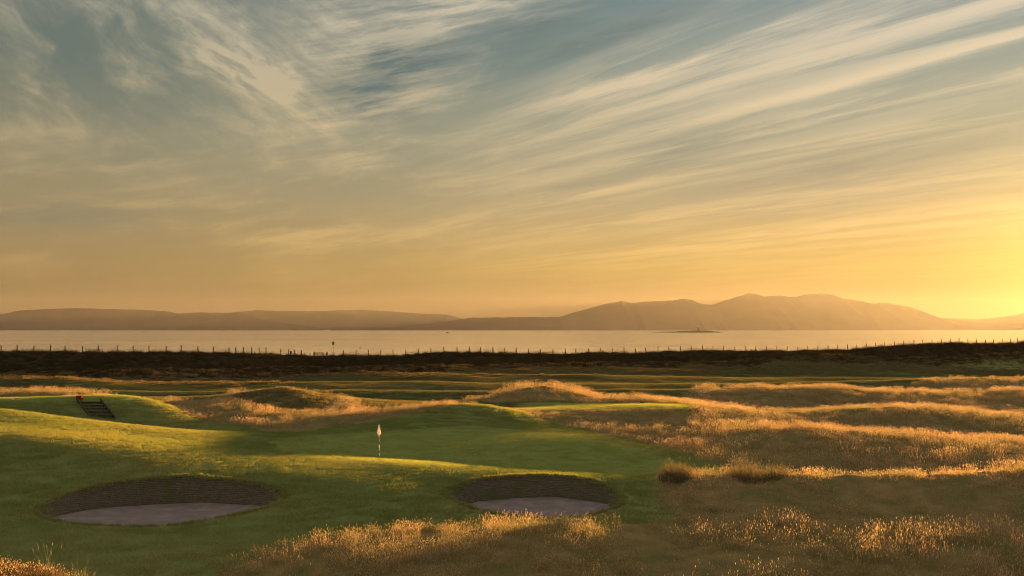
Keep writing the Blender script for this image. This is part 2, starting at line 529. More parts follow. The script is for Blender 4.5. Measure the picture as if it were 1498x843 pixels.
def empty(name, loc, rz=0.0):
    o = bpy.data.objects.new(name, None)
    C.objects.link(o)
    o.empty_display_size = 0.3
    o.location = loc
    o.rotation_euler = (0, 0, rz)
    return o


def box(bm, c, s, rz=0.0, bevel=0.0, tilt=0.0):
    r = bmesh.ops.create_cube(bm, size=1.0)
    vs = r['verts']
    M = Matrix.Translation(c) @ Matrix.Rotation(rz, 4, 'Z') @ Matrix.Rotation(tilt, 4, 'Y') @ Matrix.Diagonal((s[0], s[1], s[2], 1))
    bmesh.ops.transform(bm, matrix=M, verts=vs)
    if bevel:
        es = list({e for v in vs for e in v.link_edges})
        bmesh.ops.bevel(bm, geom=es, offset=bevel, segments=2, affect='EDGES', profile=0.7)
    return bm


def tube(bm, a, b, r0, r1=None, seg=8):
    a, b = Vector(a), Vector(b)
    r1 = r0 if r1 is None else r1
    q = (b - a).to_track_quat('Z', 'Y')
    rings = []
    for p, r in ((a, r0), (b, r1)):
        rings.append([bm.verts.new(p + q @ Vector((r * math.cos(2 * math.pi * k / seg), r * math.sin(2 * math.pi * k / seg), 0))) for k in range(seg)])
    for k in range(seg):
        bm.faces.new((rings[0][k], rings[0][(k + 1) % seg], rings[1][(k + 1) % seg], rings[1][k]))
    bm.faces.new(rings[0][::-1])
    bm.faces.new(rings[1])
    return bm


def lathe(bm, prof, seg=20, c=(0, 0, 0)):
    rings = []
    for r, z in prof:
        rings.append([bm.verts.new((c[0] + r * math.cos(2 * math.pi * k / seg), c[1] + r * math.sin(2 * math.pi * k / seg), c[2] + z)) for k in range(seg)])
    for i in range(len(rings) - 1):
        for k in range(seg):
            bm.faces.new((rings[i][k], rings[i][(k + 1) % seg], rings[i + 1][(k + 1) % seg], rings[i + 1][k]))
    bm.faces.new(rings[0][::-1])
    bm.faces.new(rings[-1])
    return bm


def at(px, py, Y):
    return Vector(((px - CX) / F * Y, Y, CAMZ - (py - HY) / F * Y))


# ------------------------------------------------------------------ terrain
# surveyed points: (bearing column, sight row, distance) -> height
def ridge_y(px):
    px = np.clip(px, -900, 2400)
    return 1.0 / (1 / 188.0 - (1 / 188.0 - 1 / 292.0) * np.clip(px, -300, 1700) / 1498.0)


P = []


def rows(*pts):
    for px, py, Y in pts:
        P.append((px, Y, CAMZ - (py - HY) / F * Y))


def zs(*pts):
    for px, z, Y in pts:
        P.append((px, Y, z))


# viewer's dune
zs(*[(px, h_, y_) for y_, h_ in ((1.5, 12.6), (4, 12.2), (8, 10.9), (14, 9.6)) for px in (-900, -400, 100, 600, 1100, 1600, 2200)])
zs((-500, 8.9, 22), (0, 8.9, 22), (300, 8.2, 23), (700, 8.1, 24), (1200, 8.1, 24), (1700, 8.1, 24))
rows((-200, 828, 28), (0, 832, 28), (70, 839, 28), (150, 858, 28.5), (-400, 826, 28))
zs((250, 5.5, 34.5), (150, 5.75, 37), (300, 5.65, 38), (0, 5.95, 37), (-200, 6.0, 37))
rows((500, 862, 36), (700, 862, 36), (900, 862, 36), (1200, 862, 36), (1500, 862, 36), (1800, 862, 36))
# crest of the foreground rough
rows((450, 802, 41), (560, 789, 42.3), (640, 781, 42.8), (720, 776, 43), (800, 769, 43.2), (900, 768, 43.3), (980, 780, 43.3))
rows((1080, 781, 43), (1150, 789, 42), (1300, 798, 41), (1420, 795, 41), (1500, 798, 41), (1800, 798, 41), (1080, 832, 38), (1300, 832, 38), (1500, 832, 38), (800, 828, 38), (600, 834, 38))
# low ground in front of the bunkers
rows((-300, 800, 40), (0, 791, 42), (200, 788, 42), (350, 782, 43), (450, 772, 45), (560, 764, 46.5))
zs((640, 5.95, 47.2), (720, 5.85, 47.6), (800, 5.8, 47.8), (900, 5.9, 47.5))
rows((1000, 761, 47.2), (1150, 764, 47.5), (1300, 766, 47.5), (1500, 764, 47.5), (1800, 764, 47.5))
# left bunker surround
rows((-300, 745, 47.5), (20, 745, 47.5), (75, 748, 47.5), (240, 776, 44.5), (430, 735, 49), (400, 760, 46), (270, 698, 52), (160, 708, 51), (370, 705, 52), (50, 700, 52), (-200, 700, 52), (450, 705, 52))
rows((550, 735, 49), (590, 708, 52.5))
# right bunker surround
rows((665, 715, 53), (780, 697, 55.5), (720, 700, 55), (860, 698, 55.3), (903, 718, 53.5), (830, 758, 48.5), (700, 742, 49.5), (935, 728, 51.5), (950, 705, 54.5))
# crest of the bank and front of the green
rows((-300, 634, 58), (0, 640, 58), (100, 645, 58), (200, 655, 58), (350, 669.5, 57.5), (500, 679.5, 57), (600, 681, 57), (700, 687.5, 57), (850, 693, 57), (950, 696, 57))
# right hand bank
rows((990, 700, 54.5), (1090, 698, 54), (1200, 697, 54), (1300, 696, 54), (1400, 693, 54), (1500, 690, 54), (1800, 684, 54))
rows((1150, 712, 52), (1300, 714, 52), (1500, 710, 52), (1800, 704, 52))
rows((1050, 690, 58), (1090, 680, 62))
zs((1180, 6.0, 59.5), (1300, 5.9, 59.5), (1400, 5.95, 59.5), (1500, 6.0, 59.5), (1800, 6.2, 59.5), (1180, 6.25, 64), (1300, 6.2, 64), (1400, 6.2, 64), (1500, 6.2, 64), (1800, 6.3, 64))
# green
rows((420, 658.5, 62), (560, 671, 62), (560, 648, 68), (556, 674, 59), (450, 643, 70), (450, 634, 73.5), (560, 627, 75), (700, 617, 77), (800, 627, 75), (880, 641, 70), (950, 661, 65), (1000, 680, 61), (700, 656, 66), (700, 679, 61), (850, 682, 61.8))
# left fairway
rows((-300, 612, 65), (0, 619, 65), (100, 626, 65), (200, 638, 65), (330, 650, 63), (-300, 592, 72), (0, 599, 72), (100, 612, 72), (200, 623, 71), (330, 635.5, 69.5), (400, 636, 71))
zs((-300, 8.9, 75), (0, 8.7, 75), (80, 8.4, 75))
rows((140, 612, 76), (200, 613.5, 77), (262, 621, 77))
# tee
rows((-300, 588, 79), (0, 588.5, 79), (120, 588, 79), (200, 587.5, 79.5), (240, 592, 80.5), (-300, 586, 85), (0, 586, 85), (120, 585.5, 85), (200, 586, 85), (265, 606, 82.5))
zs((-300, 8.0, 88), (0, 8.0, 88), (120, 8.0, 88), (200, 7.8, 88))
rows((-300, 578, 92), (0, 579, 92), (130, 579, 92), (180, 588, 92))
# left mounds
rows((290, 591, 88), (240, 600, 89), (290, 613, 81), (350, 603, 84), (370, 625, 77.5), (415, 568, 95), (370, 577, 95), (460, 579, 95), (330, 597, 92), (505, 603, 91), (415, 602, 88))
rows((420, 618, 80), (500, 608, 83), (560, 603, 85))
rows((425, 632, 75.5), (500, 619, 78), (560, 611, 79), (620, 602, 80), (680, 592, 81), (715, 593, 82), (745, 600, 83.5))
zs((620, 7.7, 88), (700, 7.7, 90), (560, 7.5, 92))
# second green
rows((752, 598.5, 86), (870, 599.5, 86), (1000, 597, 88))
zs((780, 7.95, 96), (870, 7.9, 96), (1000, 7.8, 96))
rows((850, 618, 80), (950, 623, 78), (950, 608, 84), (800, 608, 82))
rows((785, 564.5, 104), (762, 568, 104), (742, 577, 104), (812, 567, 104), (835, 571, 104), (862, 582, 104))
zs((910, 7.7, 104))
zs((785, 7.2, 112), (880, 7.1, 111))
# right hand rough, ridge behind ridge
rows((1030, 650, 72), (1100, 631, 75), (1180, 627, 76), (1280, 631, 76), (1400, 643, 75), (1500, 648, 75), (1800, 648, 75))
zs((1100, 6.8, 83), (1180, 6.3, 84), (1300, 6.3, 84), (1400, 6.0, 84), (1500, 5.8, 84), (1800, 5.8, 84))
rows((1100, 606, 92), (1220, 606, 93), (1260, 598, 95), (1310, 594, 95), (1360, 600, 95), (1420, 605, 95), (1500, 615, 94), (1800, 615, 94))
zs((1100, 6.6, 103), (1220, 6.2, 104), (1310, 6.2, 105), (1420, 6.0, 104), (1500, 6.0, 103), (1800, 6.0, 103))
rows((1030, 580, 118), (1100, 574, 120), (1200, 572, 120), (1300, 576, 120), (1400, 584, 118), (1500, 594, 112), (1800, 594, 112))
zs((1100, 6.4, 129), (1250, 6.2, 130), (1350, 6.1, 130))
rows((1380, 570, 140), (1450, 563, 143), (1550, 561, 143), (1800, 561, 143))
# far fields
zs(*[(px, 7.0, 110) for px in (-300, 0, 200, 350, 550, 680)])
zs(*[(px, 6.7, 128) for px in (-300, 0, 200, 400, 600, 800, 950)])
zs(*[(px, 6.5, 150) for px in (350, 600, 800, 1000, 1200)])
rows((-300, 557, 145), (0, 557, 145), (100, 557, 145), (180, 562, 150), (300, 555, 160), (500, 554, 166), (700, 550, 176), (900, 548, 187), (1050, 547, 198), (1200, 546, 212), (1400, 542, 236), (1500, 541, 242), (1800, 541, 250))
crest = [(-300, 515), (0, 515.5), (100, 515.5), (200, 515.5), (300, 516.5), (400, 519), (450, 522), (500, 521), (560, 521), (600, 520), (640, 516.5), (700, 516.5), (760, 517.5), (840, 518), (900, 516.5), (930, 518), (960, 515.5), (1050, 513.5), (1130, 514), (1200, 513), (1270, 510), (1310, 506.5), (1350, 503.5), (1400, 502), (1450, 503), (1500, 501), (1600, 502), (1800, 503)]
for px, py in crest:
    Y = float(ridge_y(px))
    z = CAMZ - (py - HY) / F * Y
    P.append((px, Y, z))
    P.append((px, Y + 4, z - 0.15))
    P.append((px, Y - 7, z - 0.7))
for px in (-300, 0, 300, 600, 900, 1200, 1500, 1800):
    Y = float(ridge_y(px))
    zc_ = [p[2] for p in P if p[0] == px or abs(p[0] - px) < 60][-1]
    P.append((px, Y - 22, 8.0 if px < 1000 else 9.2))
    P.append((px, Y + 18, 7.0))
    P.append((px, Y + 45, 2.5))
    P.append((px, Y + 75, -1.2))

P = np.array(P)
KU, KV = 1 / 130.0, 14.0


def uv(px, Y):
    return np.stack([np.asarray(px) * KU, np.log(np.asarray(Y)) * KV], -1)


_c = uv(P[:, 0], P[:, 1])
EPSR = 0.35
_d = np.sqrt(((_c[:, None] - _c[None]) ** 2).sum(-1) + EPSR ** 2)
_n = len(P)
_A = np.zeros((_n + 3, _n + 3))
_A[:_n, :_n] = _d - np.eye(_n) * 0.012
_A[:_n, _n] = 1
_A[:_n, _n + 1:] = _c
_A[_n:, :_n] = _A[:_n, _n:].T
_w = np.linalg.solve(_A, np.concatenate([P[:, 2], np.zeros(3)]))


def fbm(x, y, seed=0, octaves=4, lac=2.03, gain=0.5):
    """smooth value noise on numpy arrays, about -1..1"""
    tot = np.zeros_like(x, dtype=float)
    amp, norm = 1.0, 0.0
    for k in range(octaves):
        xi, yi = np.floor(x).astype(np.int64), np.floor(y).astype(np.int64)
        fx, fy = x - xi, y - yi
        fx, fy = fx * fx * fx * (fx * (fx * 6 - 15) + 10), fy * fy * fy * (fy * (fy * 6 - 15) + 10)

        def h(i, j):
            v = (i * 374761393 + j * 668265263 + (seed + k) * 982451653) & 0x7fffffff
            v = ((v ^ (v >> 13)) * 1274126177) & 0x7fffffff
            return ((v ^ (v >> 16)) & 0xffff) / 32767.5 - 1.0
        a = h(xi, yi) * (1 - fx) + h(xi + 1, yi) * fx
        b = h(xi, yi + 1) * (1 - fx) + h(xi + 1, yi + 1) * fx
        tot += amp * (a * (1 - fy) + b * fy)
        norm += amp
        amp *= gain
        x, y = x * lac + 13.7, y * lac + 7.1
    return tot / norm


def in_poly(px, Y, poly):
    px, Y = np.asarray(px, float), np.asarray(Y, float)
    inside = np.zeros(px.shape, bool)
    n = len(poly)
    for i in range(n):
        x0, y0 = poly[i]
        x1, y1 = poly[(i + 1) % n]
        cond = ((y0 > Y) != (y1 > Y))
        xs = (x1 - x0) * (Y - y0) / ((y1 - y0) if y1 != y0 else 1e-9) + x0
        inside ^= cond & (px < xs)
    return inside


ROUGH = [
    [(-1500, 0), (-1500, 31), (60, 30.2), (200, 30.8), (300, 36), (330, 39), (450, 42.2), (560, 43.6), (700, 44.4), (930, 44.8), (985, 47.5), (955, 53), (958, 56.3),
     (1060, 57), (1075, 60), (1010, 65), (880, 73), (800, 78), (745, 84), (746, 85.8), (1012, 86.8), (1012, 96.5), (746, 96.5), (690, 98), (690, 109), (900, 109),
     (1000, 109), (1010, 124), (1310, 127), (1350, 150), (2600, 152), (2600, 0)],
    [(405, 74), (500, 77), (620, 79.5), (745, 83.5), (745, 87), (680, 86.5), (620, 87), (540, 90), (500, 99), (440, 103), (380, 103), (330, 98), (250, 95), (222, 87), (265, 80), (340, 79)],
    [(-1500, 88.5), (150, 88.5), (165, 92), (150, 96), (-1500, 96)],
]
GREENS = [[(400, 62), (470, 58.5), (600, 57.5), (760, 57.3), (960, 57.6), (1010, 60), (950, 65), (840, 72), (700, 76), (560, 74), (450, 72), (390, 67)],
          [(752, 86.2), (870, 85.9), (1005, 87.5), (1005, 96), (760, 96.2)],
          [(-1500, 79), (197, 79.2), (207, 84), (-1500, 85)]]


def mound_mask(px, Y):
    return np.hypot((px - 418) / 78, (Y - 94.0) / 7.5) < 1 + 0.12 * fbm(px / 12, Y / 1.5, 61, 2)


def rough_mask(px, Y):
    jx = px + 22 * fbm(px / 40, Y / 3, 3)
    jy = Y * (1 + 0.010 * fbm(px / 30, Y / 2, 5))
    m = np.zeros(np.shape(px), bool)
    for pl in ROUGH:
        m |= in_poly(jx, jy, pl)
    return m


def bank_rough_mask(px, Y):
    b = ridge_y(px) - 38
    return (Y > b - 20 + 14 * fbm(px / 45 + 4, Y / 9, 15)) & (Y < b + 14) & (Y > 118)


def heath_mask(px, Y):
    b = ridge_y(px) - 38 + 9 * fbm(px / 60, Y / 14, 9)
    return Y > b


def height(px, Y, detail=True):
    px = np.asarray(px, float)
    Y = np.asarray(Y, float)
    shp = px.shape
    q = uv(px.ravel(), Y.ravel())
    out_ = np.empty(len(q))
    for s in range(0, len(q), 20000):
        qq = q[s:s + 20000]
        dd = np.sqrt(((qq[:, None] - _c[None]) ** 2).sum(-1) + EPSR ** 2)
        out_[s:s + 20000] = dd @ _w[:_n] + _w[_n] + qq @ _w[_n + 1:]
    z = out_.reshape(shp)
    if detail:
        X = (px - CX) / F * Y
        # gentle swells in the far fields
        f = np.clip((Y - 98) / 25, 0, 1) * np.clip((ridge_y(px) - 32 - Y) / 25, 0, 1)
        ph = (Y + 7 * fbm(X / 45 + 3, Y / 60, 21, 2)) / 23.0 + 0.25
        t_ = ph - np.floor(ph)
        saw = np.where(t_ < 0.80, (t_ / 0.80), (1 - (t_ - 0.80) / 0.20))
        saw = saw * saw * (3 - 2 * saw) * 0.25 + saw * 0.75
        amp = 1.15 + 0.6 * fbm(X / 38 + 9, np.floor(ph) * 3.1 + 0.5, 23, 2)
        z = z + f * (amp * (saw - 0.5) + 0.10 * fbm(X / 11, Y / 8, 22, 2))
        # hummocks under the rough grass
        r = rough_mask(px, Y) | heath_mask(px, Y)
        z = z + r * (0.13 * fbm(X / 3.2, Y / 3.2, 31, 3)) * np.clip((Y - 20) / 10, 0, 1)
        bk = np.clip((px - 955) / 40, 0, 1) * np.clip(1 - np.abs(Y - 52.3) / 4.5, 0, 1)
        z = z + bk * 0.50 * fbm(X / 2.6 + 2, Y / 2.8, 51, 3)
        z = z + 0.004 * fbm(X / 1.5, Y / 1.5, 41, 2)
    return z


def gz(px, Y):
    return float(height(np.array([px], float), np.array([Y], float))[0])


def ground_at(px, Y):
    return Vector(((px - CX) / F * Y, Y, gz(px, Y)))


# ---- bunkers: centre column, distances, rim half sizes (metres)
class Bunker:
    def __init__(s, px, Y, a, b, rot, floor, name, label):
        s.c = np.array([(px - CX) / F * Y, Y]); s.a, s.b, s.rot, s.floor, s.name, s.label = a, b, rot, floor, name, label

    def radius(s, th):       # wavy egg outline
        return 1.0 + 0.035 * np.sin(2 * th + 0.6 + s.a) + 0.022 * np.sin(3 * th + 1.0 + 2 * s.a) + 0.010 * np.sin(7 * th + s.b) + 0.006 * np.sin(13 * th + 3 * s.a)

    def local(s, X, Y):
        dx_, dy_ = X - s.c[0], Y - s.c[1]
        c_, s_ = math.cos(s.rot), math.sin(s.rot)
        return (dx_ * c_ + dy_ * s_) / s.a, (-dx_ * s_ + dy_ * c_) / s.b

    def rho(s, X, Y):
        u, v = s.local(X, Y)
        th = np.arctan2(v, u)
        return np.hypot(u, v) / s.radius(th)

    def world(s, th, r):
        rr = s.radius(th) * r
        u, v = np.cos(th) * rr * s.a, np.sin(th) * rr * s.b
        c_, s_ = math.cos(s.rot), math.sin(s.rot)
        return s.c[0] + u * c_ - v * s_, s.c[1] + u * s_ + v * c_


BUNKERS = [Bunker(239, 48.6, 5.65, 3.5, R(6), 5.86, 'bunker', 'larger oval sand bunker with brown stacked turf face, nearest the left edge'),
           Bunker(783, 52.0, 4.75, 3.6, R(-4), 5.55, 'bunker', 'smaller sand bunker half hidden behind the foreground rough, below the right end of the green')]

def lip_up(X, Y):
    z = np.zeros_like(X)
    for b in BUNKERS:
        z = z + np.interp(b.rho(X, Y), [0.98, 1.0, 1.05, 1.10], [0.05, 0.05, 0.035, 0.0]) * (b.rho(X, Y) < 1.2)
    return z


def off_bunkers(X, Y):
    k = np.ones(np.shape(X), bool)
    for b in BUNKERS:
        k &= b.rho(X, Y) > 1.005
    return k


cols = np.concatenate([np.linspace(-800, -40, 110), np.linspace(-32, 1530, 640), np.linspace(1540, 2500, 130)])
ys = [2.0]
while ys[-1] < 330:
    y = ys[-1]
    ys.append(y * (1.006 if 38 < y < 110 else 1.012 if 25 < y < 190 else 1.02))
ys = np.array(ys)
GP, GY = np.meshgrid(cols, ys)
GZ = height(GP, GY)
GX = (GP - CX) / F * GY
nr, nc = GP.shape
hole = np.zeros((nr, nc), bool)
for b in BUNKERS:
    hole |= b.rho(GX, GY) < 1.10
idx = np.arange(nr * nc).reshape(nr, nc)
quads = np.stack([idx[:-1, :-1], idx[:-1, 1:], idx[1:, 1:], idx[1:, :-1]], -1).reshape(-1, 4)
hq = (hole[:-1, :-1] & hole[:-1, 1:] & hole[1:, 1:] & hole[1:, :-1]).reshape(-1)
quads = quads[~hq]
# pull the partly covered margin just under the bunker lip
for b in BUNKERS:
    rr = b.rho(GX, GY)
    GZ = GZ - 0.05 * np.clip((1.21 - rr) / 0.05, 0, 1)


def np_mesh(name, verts, quads_):
    me = bpy.data.meshes.new(name)
    me.vertices.add(len(verts))
    me.vertices.foreach_set('co', np.asarray(verts, np.float32).ravel())
    me.loops.add(quads_.size)
    me.loops.foreach_set('vertex_index', quads_.astype(np.int32).ravel())
    k = quads_.shape[1]
    me.polygons.add(len(quads_))
    me.polygons.foreach_set('loop_start', np.arange(0, quads_.size, k, dtype=np.int32))
    me.update(calc_edges=True)
    me.validate()
    return me


me = np_mesh('ground', np.stack([GX, GY, GZ], -1).reshape(-1, 3), quads)
rm = rough_mask(GP, GY).astype(float)
gm = np.zeros_like(rm)
for pl in GREENS:
    gm = np.maximum(gm, in_poly(GP, GY, pl).astype(float))


def soften(a):
    for _ in range(3):
        a = (a + np.roll(a, 1, 0) + np.roll(a, -1, 0) + np.roll(a, 1, 1) + np.roll(a, -1, 1)) / 5
    return a


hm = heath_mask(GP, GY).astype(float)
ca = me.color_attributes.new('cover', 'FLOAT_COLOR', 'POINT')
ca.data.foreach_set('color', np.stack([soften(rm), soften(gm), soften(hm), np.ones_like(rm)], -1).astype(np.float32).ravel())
ground = link('ground', me, M_GROUND, smooth=True)
tag(ground, 'rolling links ground of mown fairway, green and rough up to the dark seaward bank', kind='structure')

# ------------------------------------------------------------------ sea, hills, islet
SEA_FAR, SEA_W = 27000.0, 30000.0
bm = bmesh.new()
gy = [200, 260, 400, 800, 2000, 6000, 14000, SEA_FAR]
for i in range(len(gy) - 1):
    v = [bm.verts.new(p) for p in ((-SEA_W, gy[i], 0), (SEA_W, gy[i], 0), (SEA_W, gy[i + 1], 0), (-SEA_W, gy[i + 1], 0))]
    bm.faces.new(v)
bmesh.ops.remove_doubles(bm, verts=bm.verts, dist=0.01)
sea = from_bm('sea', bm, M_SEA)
tag(sea, 'pale calm sea lying between the dark dune crest and the far hills', kind='structure')


def hill_range(name, sil, D, depth, label, seed, jag=0.4):
    sx = np.array([p[0] for p in sil], float)
    sy = np.array([p[1] for p in sil], float)
    pxs = np.arange(sx[0], sx[-1] + 0.1, 1.5)
    py = np.interp(pxs, sx, sy)
    H0 = np.maximum(CAMZ + (HY - py) / F * D, 0)
    py = py + jag * fbm(pxs / 11, pxs * 0, seed, 5)
    H = np.maximum(CAMZ + (HY - py) / F * D, 0)
    ts = np.concatenate([np.linspace(-1, -0.02, 26), [0.0], np.linspace(0.08, 1, 8)])
    V = []
    for t in ts:
        Y = D + t * depth * (0.55 + 0.45 * np.clip(H / H.max(), 0, 1))
        X = (pxs - CX) / F * D
        prof = (1 - abs(t)) ** 0.85
        z = (H0 + (H - H0) * math.exp(-(t / 0.10) ** 2)) * prof
        z = z + (1 - abs(t)) * abs(t) * 0.1 * H * 0.55 * fbm(X / 900 + 5, Y / 1400, seed + 3, 4)
        z = np.where(abs(t) > 0.98, -1.5, z)
        if t < 0:
            z = np.minimum(z, CAMZ + (H - CAMZ) * Y / D * 0.995 )
        V.append(np.stack([X, Y, z], -1))
    V = np.array(V)
    r_, c_ = V.shape[:2]
    ii = np.arange(r_ * c_).reshape(r_, c_)
    q = np.stack([ii[:-1, :-1], ii[:-1, 1:], ii[1:, 1:], ii[1:, :-1]], -1).reshape(-1, 4)
    o = link(name, np_mesh(name, V.reshape(-1, 3), q), M_HILL, smooth=True)
    tag(o, label, kind='structure')
    return o


hill_range('mountain_range', [(560, 482), (640, 472), (690, 465), (760, 464), (818, 464), (845, 456), (875, 448), (900, 442), (908, 440), (925, 443), (950, 441), (985, 439), (1000, 436.5), (1012, 439), (1030, 446), (1042, 446), (1060, 440), (1080, 434), (1096, 428.5), (1108, 431), (1118, 434), (1130, 433), (1140, 432), (1150, 434), (1163, 435), (1175, 431.5), (1200, 430), (1218, 431), (1235, 437), (1262, 441), (1275, 444), (1300, 443.5), (1330, 449), (1348, 455), (1362, 464), (1400, 468), (1470, 476), (1520, 482)],
           21000, 2600, 'jagged peaks of the far island, tallest hills across the sea', 2, 1.1)
hill_range('far_hills', [(-420, 470), (-200, 462), (-60, 462), (0, 460), (30, 454), (75, 452), (112, 450.5), (150, 452), (200, 453), (240, 455), (262, 459), (290, 457), (330, 458), (350, 456), (375, 454), (420, 455), (470, 455), (525, 453), (560, 455), (610, 458.5), (655, 460.5), (676, 466), (720, 473), (780, 482)],
           23500, 1900, 'long low line of far hills across the sea, on the left', 5)
hill_range('near_headland', [(262, 482), (290, 473), (318, 463), (340, 457.5), (352, 458), (375, 465), (400, 471), (440, 476), (480, 482)],
           19500, 700, 'small rounded headland in front of the long low hills', 8)
hill_range('distant_coast', [(1300, 476), (1360, 464.5), (1400, 466), (1430, 467.5), (1465, 464), (1498, 459), (1560, 454), (1640, 458), (1760, 466), (1900, 482)],
           25500, 1000, 'faint coast beneath the sunset glow at the right', 9)

# low islet with its lighthouse
IY = 4700.0
bm = bmesh.new()
ix = [(951, 0), (965, 2.5), (985, 4.5), (1000, 7.0), (1015, 9.0), (1024, 9.5), (1034, 8.5), (1044, 5.5), (1052, 2.5), (1060, 0)]
prev = None
for i, (px, h) in enumerate(ix):
    x = (px - CX) / F * IY
    wdt = 8 + 10 * h
    ring = [bm.verts.new((x, IY + wdt * math.cos(a), -1.0 + (h + 1.0) * max(0.0, math.sin(a)) ** 0.7 * (1 + 0.08 * math.sin(7 * i + 3 * a)))) for a in [math.pi * k / 10 for k in range(11)]]
    if prev:
        for k in range(10):
            bm.faces.new((prev[k], prev[k + 1], ring[k + 1], ring[k]))
    prev = ring
isl = from_bm('islet', bm, M_ROCK, smooth=True)
tag(isl, 'low dark rocky islet lying off shore, with the lighthouse on it', kind='structure')

lx = (1021.5 - CX) / F * IY
lh = empty('lighthouse', (lx, IY, 8.5))
tag(lh, 'slim distant lighthouse tower standing on the low islet', 'lighthouse')
bm = bmesh.new(); lathe(bm, [(2.6, 0), (2.3, 1), (1.9, 10), (1.6, 17)], 16); from_bm('tower', bm, M_ROCK, lh, True)
bm = bmesh.new(); lathe(bm, [(2.3, 17.0), (2.3, 17.4)], 16); tube(bm, (2.2, 0, 17.4), (2.2, 0, 18.3), .08); tube(bm, (-2.2, 0, 17.4), (-2.2, 0, 18.3), .08); from_bm('gallery', bm, M_DARK, lh)
bm = bmesh.new(); lathe(bm, [(1.2, 17.4), (1.2, 19.2)], 12); from_bm('lantern', bm, M_WHITE, lh)
bm = bmesh.new(); lathe(bm, [(1.45, 19.2), (0.9, 20.0), (0.12, 20.5), (0.1, 21.4)], 12); from_bm('dome', bm, M_DARK, lh, True)
hut = empty('keeper_hut', ((1026 - CX) / F * IY, IY, 8.3))
tag(hut, 'tiny keeper hut beside the lighthouse on the islet', 'hut')
bm = bmesh.new(); box(bm, (0, 0, 1.5), (9, 5, 3)); from_bm('wall', bm, M_STONE, hut)
bm = bmesh.new()
v = [bm.verts.new(p) for p in ((-4.7, -2.8, 3.01), (4.7, -2.8, 3.01), (4.7, 2.8, 3.01), (-4.7, 2.8, 3.01), (-4.7, 0, 4.8), (4.7, 0, 4.8))]
for f in ((0, 1, 5, 4), (2, 3, 4, 5), (0, 4, 3), (1, 2, 5), (3, 2, 1, 0)):
    bm.faces.new([v[k] for k in f])
from_bm('roof', bm, M_DARK, hut)

# boat
BY = 4400.0
bt = empty('fishing_boat', ((654.6 - CX) / F * BY, BY, 0))
tag(bt, 'tiny dark fishing boat alone on the sea below the far hills', 'boat')
bm = bmesh.new()
secs = []
for k in range(9):
    t = k / 8
    hw = 1.9 * math.sin(math.pi * min(1, 0.25 + t * 0.75)) ** 0.6 if t < 1 else 0.05
    hz = 1.6 + 1.1 * t ** 2
    x = -5.5 + 11 * t
    secs.append([bm.verts.new((x, -hw, hz)), bm.verts.new((x, -hw * 0.7, 0.1)), bm.verts.new((x, 0, -0.4)), bm.verts.new((x, hw * 0.7, 0.1)), bm.verts.new((x, hw, hz))])
for a, b in zip(secs, secs[1:]):
    for k in range(4):
        bm.faces.new((a[k], a[k + 1], b[k + 1], b[k]))
    bm.faces.new((a[4], a[0], b[0], b[4]))
bm.faces.new(secs[0]); bm.faces.new(secs[-1][::-1])
from_bm('hull', bm, M_BLACK, bt)
bm = bmesh.new(); box(bm, (-2.2, 0, 3.0), (3.2, 2.4, 2.6), bevel=0.1); from_bm('wheelhouse', bm, M_DARK, bt)
bm = bmesh.new(); tube(bm, (0.2, 0, 1.6), (0.2, 0, 6.5), 0.12); from_bm('mast', bm, M_DARK, bt)

# ------------------------------------------------------------------ haze
bm = bmesh.new()
box(bm, (0, 13500, 438), (66000, 28600, 880))
hz_ob = from_bm('haze', bm, [])
m, t, o = new_mat('sea_haze')
pv = t.node('ShaderNodeVolumePrincipled')
pv.inputs['Color'].default_value = (0.88, 0.85, 0.82, 1)
pv.inputs['Density'].default_value = HAZE_D
pv.inputs['Anisotropy'].default_value = HAZE_G
t.l.new(pv.outputs[0], o.inputs['Volume'])
hz_ob.data.materials.append(m)
tag(hz_ob, 'warm evening haze hanging over the links and the sea', kind='stuff')

